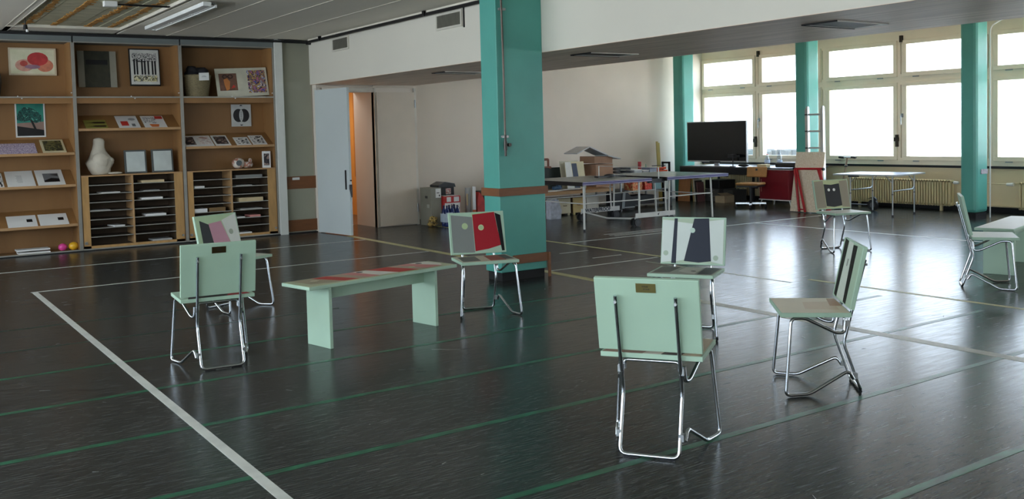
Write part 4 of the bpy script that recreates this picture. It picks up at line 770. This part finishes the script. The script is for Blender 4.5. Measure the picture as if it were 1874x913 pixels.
# ================================================================== DESK AREA
dk=thing('long_desk','long black desk under the far window with a dark front band','desk',(14.95,13.5,0))
MB().box(-.70,.45,-1.7,1.16,.715,.74).build('desk_top',mat('dark grey desk top',(58,58,60),.35),dk); MB().box(-.70,-.68,-.90,1.16,.59,.715).build('front_band',M_black,dk)
for y in (-1.64,-.1,1.10):
    for xa in (.12,.38): MB().box(xa,xa+.04,y-.02,y+.02,0,.715).build('leg',M_black,dk)
tv=thing('tv_screen','large black flat screen with thin silver bezel on the desk','screen',(14.44,13.79,.741)); tv.rotation_euler=(0,0,math.radians(-1))
MB().box(-.02,.03,-.83,.83,.085,.915).build('bezel',mat('silver bezel',(170,172,174),.35,metal=.5),tv,bevel=.004); MB().box(-.024,-.02,-.812,.812,.115,.898).build('display',mat('black glossy display',(14,14,16),.18),tv)
MB().box(-.025,-.02,-.12,.18,.07,.10).build('logo_strip',M_black,tv); MB().box(-.08,.12,-.4,.4,0,.012).box(-.01,.02,-.06,.06,.012,.09).build('stand',mat('silver stand',(150,150,152),.4),tv)
for i in range(3): flat('desk_paper',('white paper below the left end of the screen','white paper below the middle of the screen','white paper below the right end of the screen')[i],'paper',frame_m((14.28,14.55-i*.45,.7415+.002*i),(0,-1,0),(1,0,0)),.40,.08,.003,M_paper,group='papers below the screen')
dc=thing('camcorder','black camcorder on a small stand in front of the screen','camera',(14.33,13.25,.741))
MB().cyl((0,0,0),(0,0,.012),.06).cyl((0,0,.01),(0,0,.19),.010).build('stand',M_black,dc); MB().box(-.05,.04,-.06,.06,.18,.25).cyl((-.02,.06,.215),(-.02,.11,.215),.03).build('camera_body',mat('camera plastic',(36,36,38),.35),dc); MB().box(-.03,-.025,-.20,-.06,.19,.24).build('flip_screen',M_black,dc); MB().cyl((-.02,.11,.215),(-.02,.113,.215),.012).build('lens',M_paper,dc)
tag(MB().blob((14.36,13.0,.771),.07,.13,.03,12,.05).build('woollen_cap',M_black),'flat black cap lying on the desk beside the camcorder','cap')
Mpet=glass('clear bottle plastic',(.86,.9,.95),.15)
for (x,y,h,l,cc) in ((14.9,12.87,.22,'short clear bottle with a red cap on the desk',(190,50,50)),(14.9,12.56,.30,'taller clear bottle in front of the far window',(200,210,220))):
    b=MB().lathe([(0,0),(.05,0),(.052,.04),(.048,.10),(.052,h*.6),(.02,h*.88),(.018,h)],(x,y,.741),14).build('clear_bottle',Mpet); tag(b,l,'bottle','clear bottles on the desk'); MB().cyl((x,y,.741+h),(x,y,.758+h),.02).build('cap',mat('cap %d'%cc[0],cc,.4),b); MB().cyl((x,y,.80),(x,y,.86),.054,n=14,cap=False).build('label_band',mat('pale blue band',(190,200,220),.4),b)
tag(MB().box(14.34,14.46,12.42,12.64,.741,.80).build('tan_box',Mc,bevel=.004),'small tan box on the desk edge behind the office chair','box')
flat('desk_paper','white sheet beside the tan box on the desk','paper',frame_m((14.34,12.80,.741),(0,-1,0),(1,0,0)),.14,.2,.006,M_paper)
lp=thing('black_printer','flat black printer at the column end of the desk','printer',(14.85,12.20,.741)); MB().box(-.2,.2,-.26,.26,0,.075).build('body',M_black,lp,bevel=.01); MB().box(-.18,.18,-.24,.24,.075,.085).build('lid',mat('glossy black lid',(30,30,34),.15),lp)
rc=thing('red_cabinet','dark red cabinet on white splayed legs under the desk','cabinet',(14.30,12.185,0))
MB().box(0,.45,-.36,.36,.14,.70).build('body',mat('dark red paint',(128,24,36),.4),rc); MB().box(-.012,0,-.34,.34,.16,.665).build('door',MC['dark red paint'],rc,bevel=.004); MB().box(-.02,-.012,.30,.315,.28,.52).build('handle',mat('pale pull',(190,130,110),.4),rc)
MB().box(-.015,.45,-.37,.37,.122,.14).box(-.015,.45,-.37,.37,.70,.712).build('edge_trim',M_paper,rc)
for x,y,a,b in ((.03,.33,-.01,.05),(.03,-.33,-.01,-.05),(.4,.33,.03,.05),(.4,-.33,.03,-.05)): MB().tube([(x,y,.125),(x+a,y+b,0)],.011).build('leg',M_paper,rc)
oc=thing('office_chair','old tan office chair with black stem on a steel cross base','chair',(13.84,12.36,0),math.radians(200))
Mtan=mat('tan upholstery',(176,130,76),.7,var=.12,scale=14,bump=.1)
MB().box(-.22,.22,-.22,.22,.43,.48).build('seat',Mtan,oc,bevel=.03); MB().box(-.20,.20,-.20,.20,.40,.43).build('seat_pan',M_black,oc)
MB(Matrix.Rotation(math.radians(-8),4,'Y')).box(-.24,-.205,-.2,.2,.60,.80).build('backrest',Mtan,oc,bevel=.02)
MB().tube([(-.36,.0,.70),(-.37,0,.35),(-.1,0,.38)],.014,fillet=.06).cyl((-.37,-.05,.72),(-.37,.05,.72),.02).build('back_support',M_black,oc); MB().box(-.37,-.30,-.02,.02,.69,.73).build('bracket',M_black,oc)
MB().cyl((0,0,.10),(0,0,.40),.028).build('stem',M_black,oc)
for k in range(4):
    a=math.radians(20+90*k); c,s=math.cos(a),math.sin(a); MB(Matrix.Rotation(a,4,'Z')).box(0,.28,-.022,.022,.075,.105).build('base_arm',M_chrome,oc); MB().cyl((c*.27,s*.27-.015,.03),(c*.27,s*.27+.015,.03),.03).box(c*.27-.01,c*.27+.01,s*.27-.01,s*.27+.01,.05,.08).build('caster',M_black,oc)
# under desk
tag(MB(frame_m((14.28,14.75,.0),(0,-1,0),(.10,0,1))).box(0,.34,0,.50,0,.018).build('plywood_sheet',mat('orange plywood',(176,124,80),.6,var=.15,scale=3,stretch=(1,6,1))),'upright plywood sheet under the left end of the desk','board')
for i,c in enumerate(((196,176,120),(226,222,206),(60,56,54),(120,84,84))):
    tag(MB(frame_m((14.30,14.33-.045*i,0),(1,0,0),(0,.10,1))).box(0,.2,0,.50-.03*i,-.008,.008).build('leaning_panel',mat('panel tone %d'%i,c,.6)),('cream','white','black','brownish')[i]+' thin panel leaning under the desk beside the plywood sheet','panel','panels leaning under the desk')
tag(MB().box(14.62,15.1,13.90,14.30,.26,.44).build('black_box',M_black,bevel=.01),'black box on the grey drawer pedestal under the desk','box')
gp=thing('grey_pedestal','dark grey two drawer pedestal under the desk','drawer unit',(14.62,14.1,0)); MB().box(0,.5,-.2,.2,.0,.255).build('body',mat('grey metal pedestal',(84,84,80),.5),gp)
for z in (.015,.135): d=MB().box(-.012,0,-.19,.19,z,z+.108).build('drawer',MC['grey metal pedestal'],gp,bevel=.003); MB().box(-.02,-.012,-.08,.08,z+.085,z+.092).build('handle',M_steel,d)
tag(MB().box(14.70,15.1,13.60,13.86,0,.24).build('dark_carton',mat('dark grey carton',(62,60,56),.7)),'dark carton between the pedestal and the small cardboard box','carton')
bo=thing('open_carton','small pale cardboard box with an open flap under the desk','box',(14.40,13.68,0)); MB().box(0,.28,-.13,.13,0,.135).build('body',mat('pale cardboard',(176,158,128),.7),bo); MB(frame_m((0,-.13,.135),(1,0,0),(0,1,.25))).box(0,.28,0,.2,0,.006).build('flap',MC['pale cardboard'],bo)
# radiators
def radiator(y0,y1,label):
    o=thing('radiator',label,'radiator',(15.42,(y0+y1)/2,0),0,'cream ribbed radiators under the windows'); h=(y1-y0)/2; Mr=mat('cream radiator enamel',(214,196,152),.4,var=.05)
    n=int((y1-y0)/.0505); m=MB()
    for i in range(n):
        y=-h+(i+.5)*(2*h/n)
        for x in (-.06,.03): m.box(x,x+.03,y-.013,y+.013,.10,.52)
        m.cyl((-.06,y,.515),(.06,y,.515),.021,n=6); m.cyl((-.06,y,.105),(.06,y,.105),.021,n=6)
    m.build('rib',Mr,o,kind='stuff')
    MB().cyl((0,-h,.50),(0,h,.50),.02).cyl((0,-h,.12),(0,h,.12),.02).build('header_tube',Mr,o)
    for yy in (-h+.2,h-.2): MB().box(-.02,.02,yy-.02,yy+.02,0,.10).build('foot',Mr,o)
    v=MB().cyl((0,-h-.11,.49),(0,-h-.03,.49),.022,.03).build('valve',M_paper,o,label='white thermostatic valve'); MB().cyl((0,-h-.03,.49),(0,-h,.49),.01).build('valve_stem',M_black,o)
radiator(9.28,11.32,'cream ribbed radiator behind the folding table'); radiator(12.95,14.6,'cream ribbed radiator under the desk behind the office chair'); radiator(6.1,8.12,'cream ribbed radiator cut by the right edge')
hp=MB().tube([(15.48,8.8,.50),(15.48,8.6,.49),(15.42,8.23,.49)],.010).tube([(15.55,8.9,.115),(15.55,7.9,.115)],.012); tag(hp.build('heating_pipe',M_sill),'thin heating pipe along the wall right of the teal column','pipe')
MB().cyl((15.42,8.23,.49),(15.42,8.34,.49),.03,.022).build('valve',M_paper,bpy.data.objects['heating_pipe'],label='white valve head')
# ladder, osb, trestle, scooter, folding table
ld=thing('aluminium_ladder','tall aluminium ladder leaning on the teal column by the window','ladder',(0,0,0)); Mal=mat('aluminium',(206,208,206),.35,metal=.7)
B0=V((13.72,0,0)); T0=V((14.30,0,1.90))
def rail(yb,yt,nm='rail'):
    a=V((13.78,yb,.01)); b=V((14.18,yt,1.84)); m=MB(frame_m(a,(0,1,0),b-a)); L=(b-a).length
    m.box(-.035,.0,0,L,-.03,.03).box(.002,.03,.1,L-.02,-.025,.025); m.cyl((-.035,L,0),(0.0,L,0),.032); return m,a,b
m1,a1,b1=rail(10.98,11.32); m1.build('rail',Mal,ld); m2,a2,b2=rail(10.66,10.99); m2.build('rail',Mal,ld)
for k in range(6):
    t=.12+k*.163; p=a1.lerp(b1,t); q=a2.lerp(b2,t); MB().cyl(p,q,.017,n=8).build('rung',Mal,ld)
    MB().cyl(p+V((-.034,-.012,0)),p+V((-.03,-.012,0)),.014).cyl(p+V((-.034,.016,0)),p+V((-.03,.016,0)),.012).build('rivet',M_black,ld)
tag(MB(frame_m((13.66,11.28,0.012),(0.02,-1,0),(.16,-.02,1))).box(0,.60,0,1.06,0,.016).build('osb_sheet',artmat('pressed chip board',[(226,214,190),(216,202,174),(232,222,200),(208,192,164)],30,stretch=(1,1,1))),'pressed chip board sheet leaning in front of the ladder','board')
rt=thing('red_trestle','folded bright red metal trestle leaning against the chip board','trestle',(0,0,0)); Mrd=mat('bright red enamel',(176,22,30),.35)
MB().tube([(13.70,11.22,.765),(13.70,10.60,.775)],.020).build('top_bar',Mrd,rt)
for (y0,y1,x0) in ((11.20,11.06,13.62),(11.16,10.90,13.58),(10.66,10.45,13.62),(10.70,10.36,13.58)): MB().tube([(13.69,y0,.76),(x0,y1,.015)],.022).build('leg',Mrd,rt)
MB().tube([(13.60,11.07,.06),(13.60,10.92,.06)],.012).tube([(13.60,10.48,.06),(13.60,10.38,.06)],.012).build('foot_bar',Mrd,rt)
for y in (11.22,10.60): MB().cyl((13.70,y-.015,.768),(13.70,y+.015,.768),.026).build('end_cap',M_black,rt)
sc=thing('kick_scooter','silver kick scooter with black grips parked behind the folding table','scooter',(0,0,0))
MB().tube([(14.74,11.05,.935),(14.74,10.72,.925)],.012).build('handlebar',M_chrome,sc)
for a,b in ((11.06,10.96),(10.80,10.70)): MB().cyl((14.74,a,.935),(14.74,b,.928),.019).build('grip',M_black,sc)
MB().tube([(14.74,10.88,.93),(14.72,10.97,.45),(14.70,11.04,.12)],.018,fillet=.1).build('stem',mat('brown steel stem',(160,140,118),.35,metal=.6),sc)
MB().cyl((14.73,10.905,.79),(14.73,10.91,.77),.028).build('clamp',M_black,sc)
for y in (11.06,10.33):
    w=MB().cyl((14.68,y,.10),(14.72,y,.10),.098,n=24).build('wheel',M_black,sc); MB().cyl((14.675,y,.10),(14.725,y,.10),.05,n=14).build('hub',mat('grey hub',(90,90,92),.4),w)
MB().box(14.65,14.75,10.44,10.92,.085,.105).build('deck',mat('dark deck',(40,38,38),.6),sc); MB().tube([(14.70,10.98,.14),(14.70,10.9,.09),(14.70,10.3,.10)],.014).build('frame_tube',M_black,sc); MB().prism([(0,0),(.16,.05),(.22,.0),(.2,-.02),(.1,.02)],(14.70,10.46,.20),(0,-1,0),(0,0,1),.03).build('fender',M_black,sc)
ft=thing('folding_table','light folding table with pale blue white top on steel legs','table',(14.22,9.86,0),math.radians(6))
MB().box(-.45,.45,-.56,.60,.672,.692).build('table_top',mat('pale blue laminate',(206,214,232),.25,var=.04),ft,bevel=.005); MB().box(-.455,.455,-.565,-.56,.67,.694).box(-.455,.455,.60,.605,.67,.694).box(-.455,-.45,-.56,.60,.67,.694).box(.45,.455,-.56,.60,.67,.694).build('edge_trim',M_steel,ft)
for y in (-.42,.33):
    for x in (-.36,.36):
        l=MB().tube([(x,y,.672),(x,y,.02)],.013).build('leg',M_steel,ft); MB().cyl((x,y,0),(x,y,.03),.018).cyl((x,y,.36),(x,y,.375),.016).build('leg_joint',M_black,l)
    MB().tube([(-.36,y,.42),(.30,y,.42),(.36,y,.47)],.011).build('cross_bar',M_steel,ft)
    for x in (-.36,.36): MB().tube([(x,y,.55),(x,y+(.12 if y<0 else -.12),.668)],.008).build('brace',M_steel,ft)
MB().box(-.455,-.445,.12,.32,.645,.672).build('latch',M_black,ft)
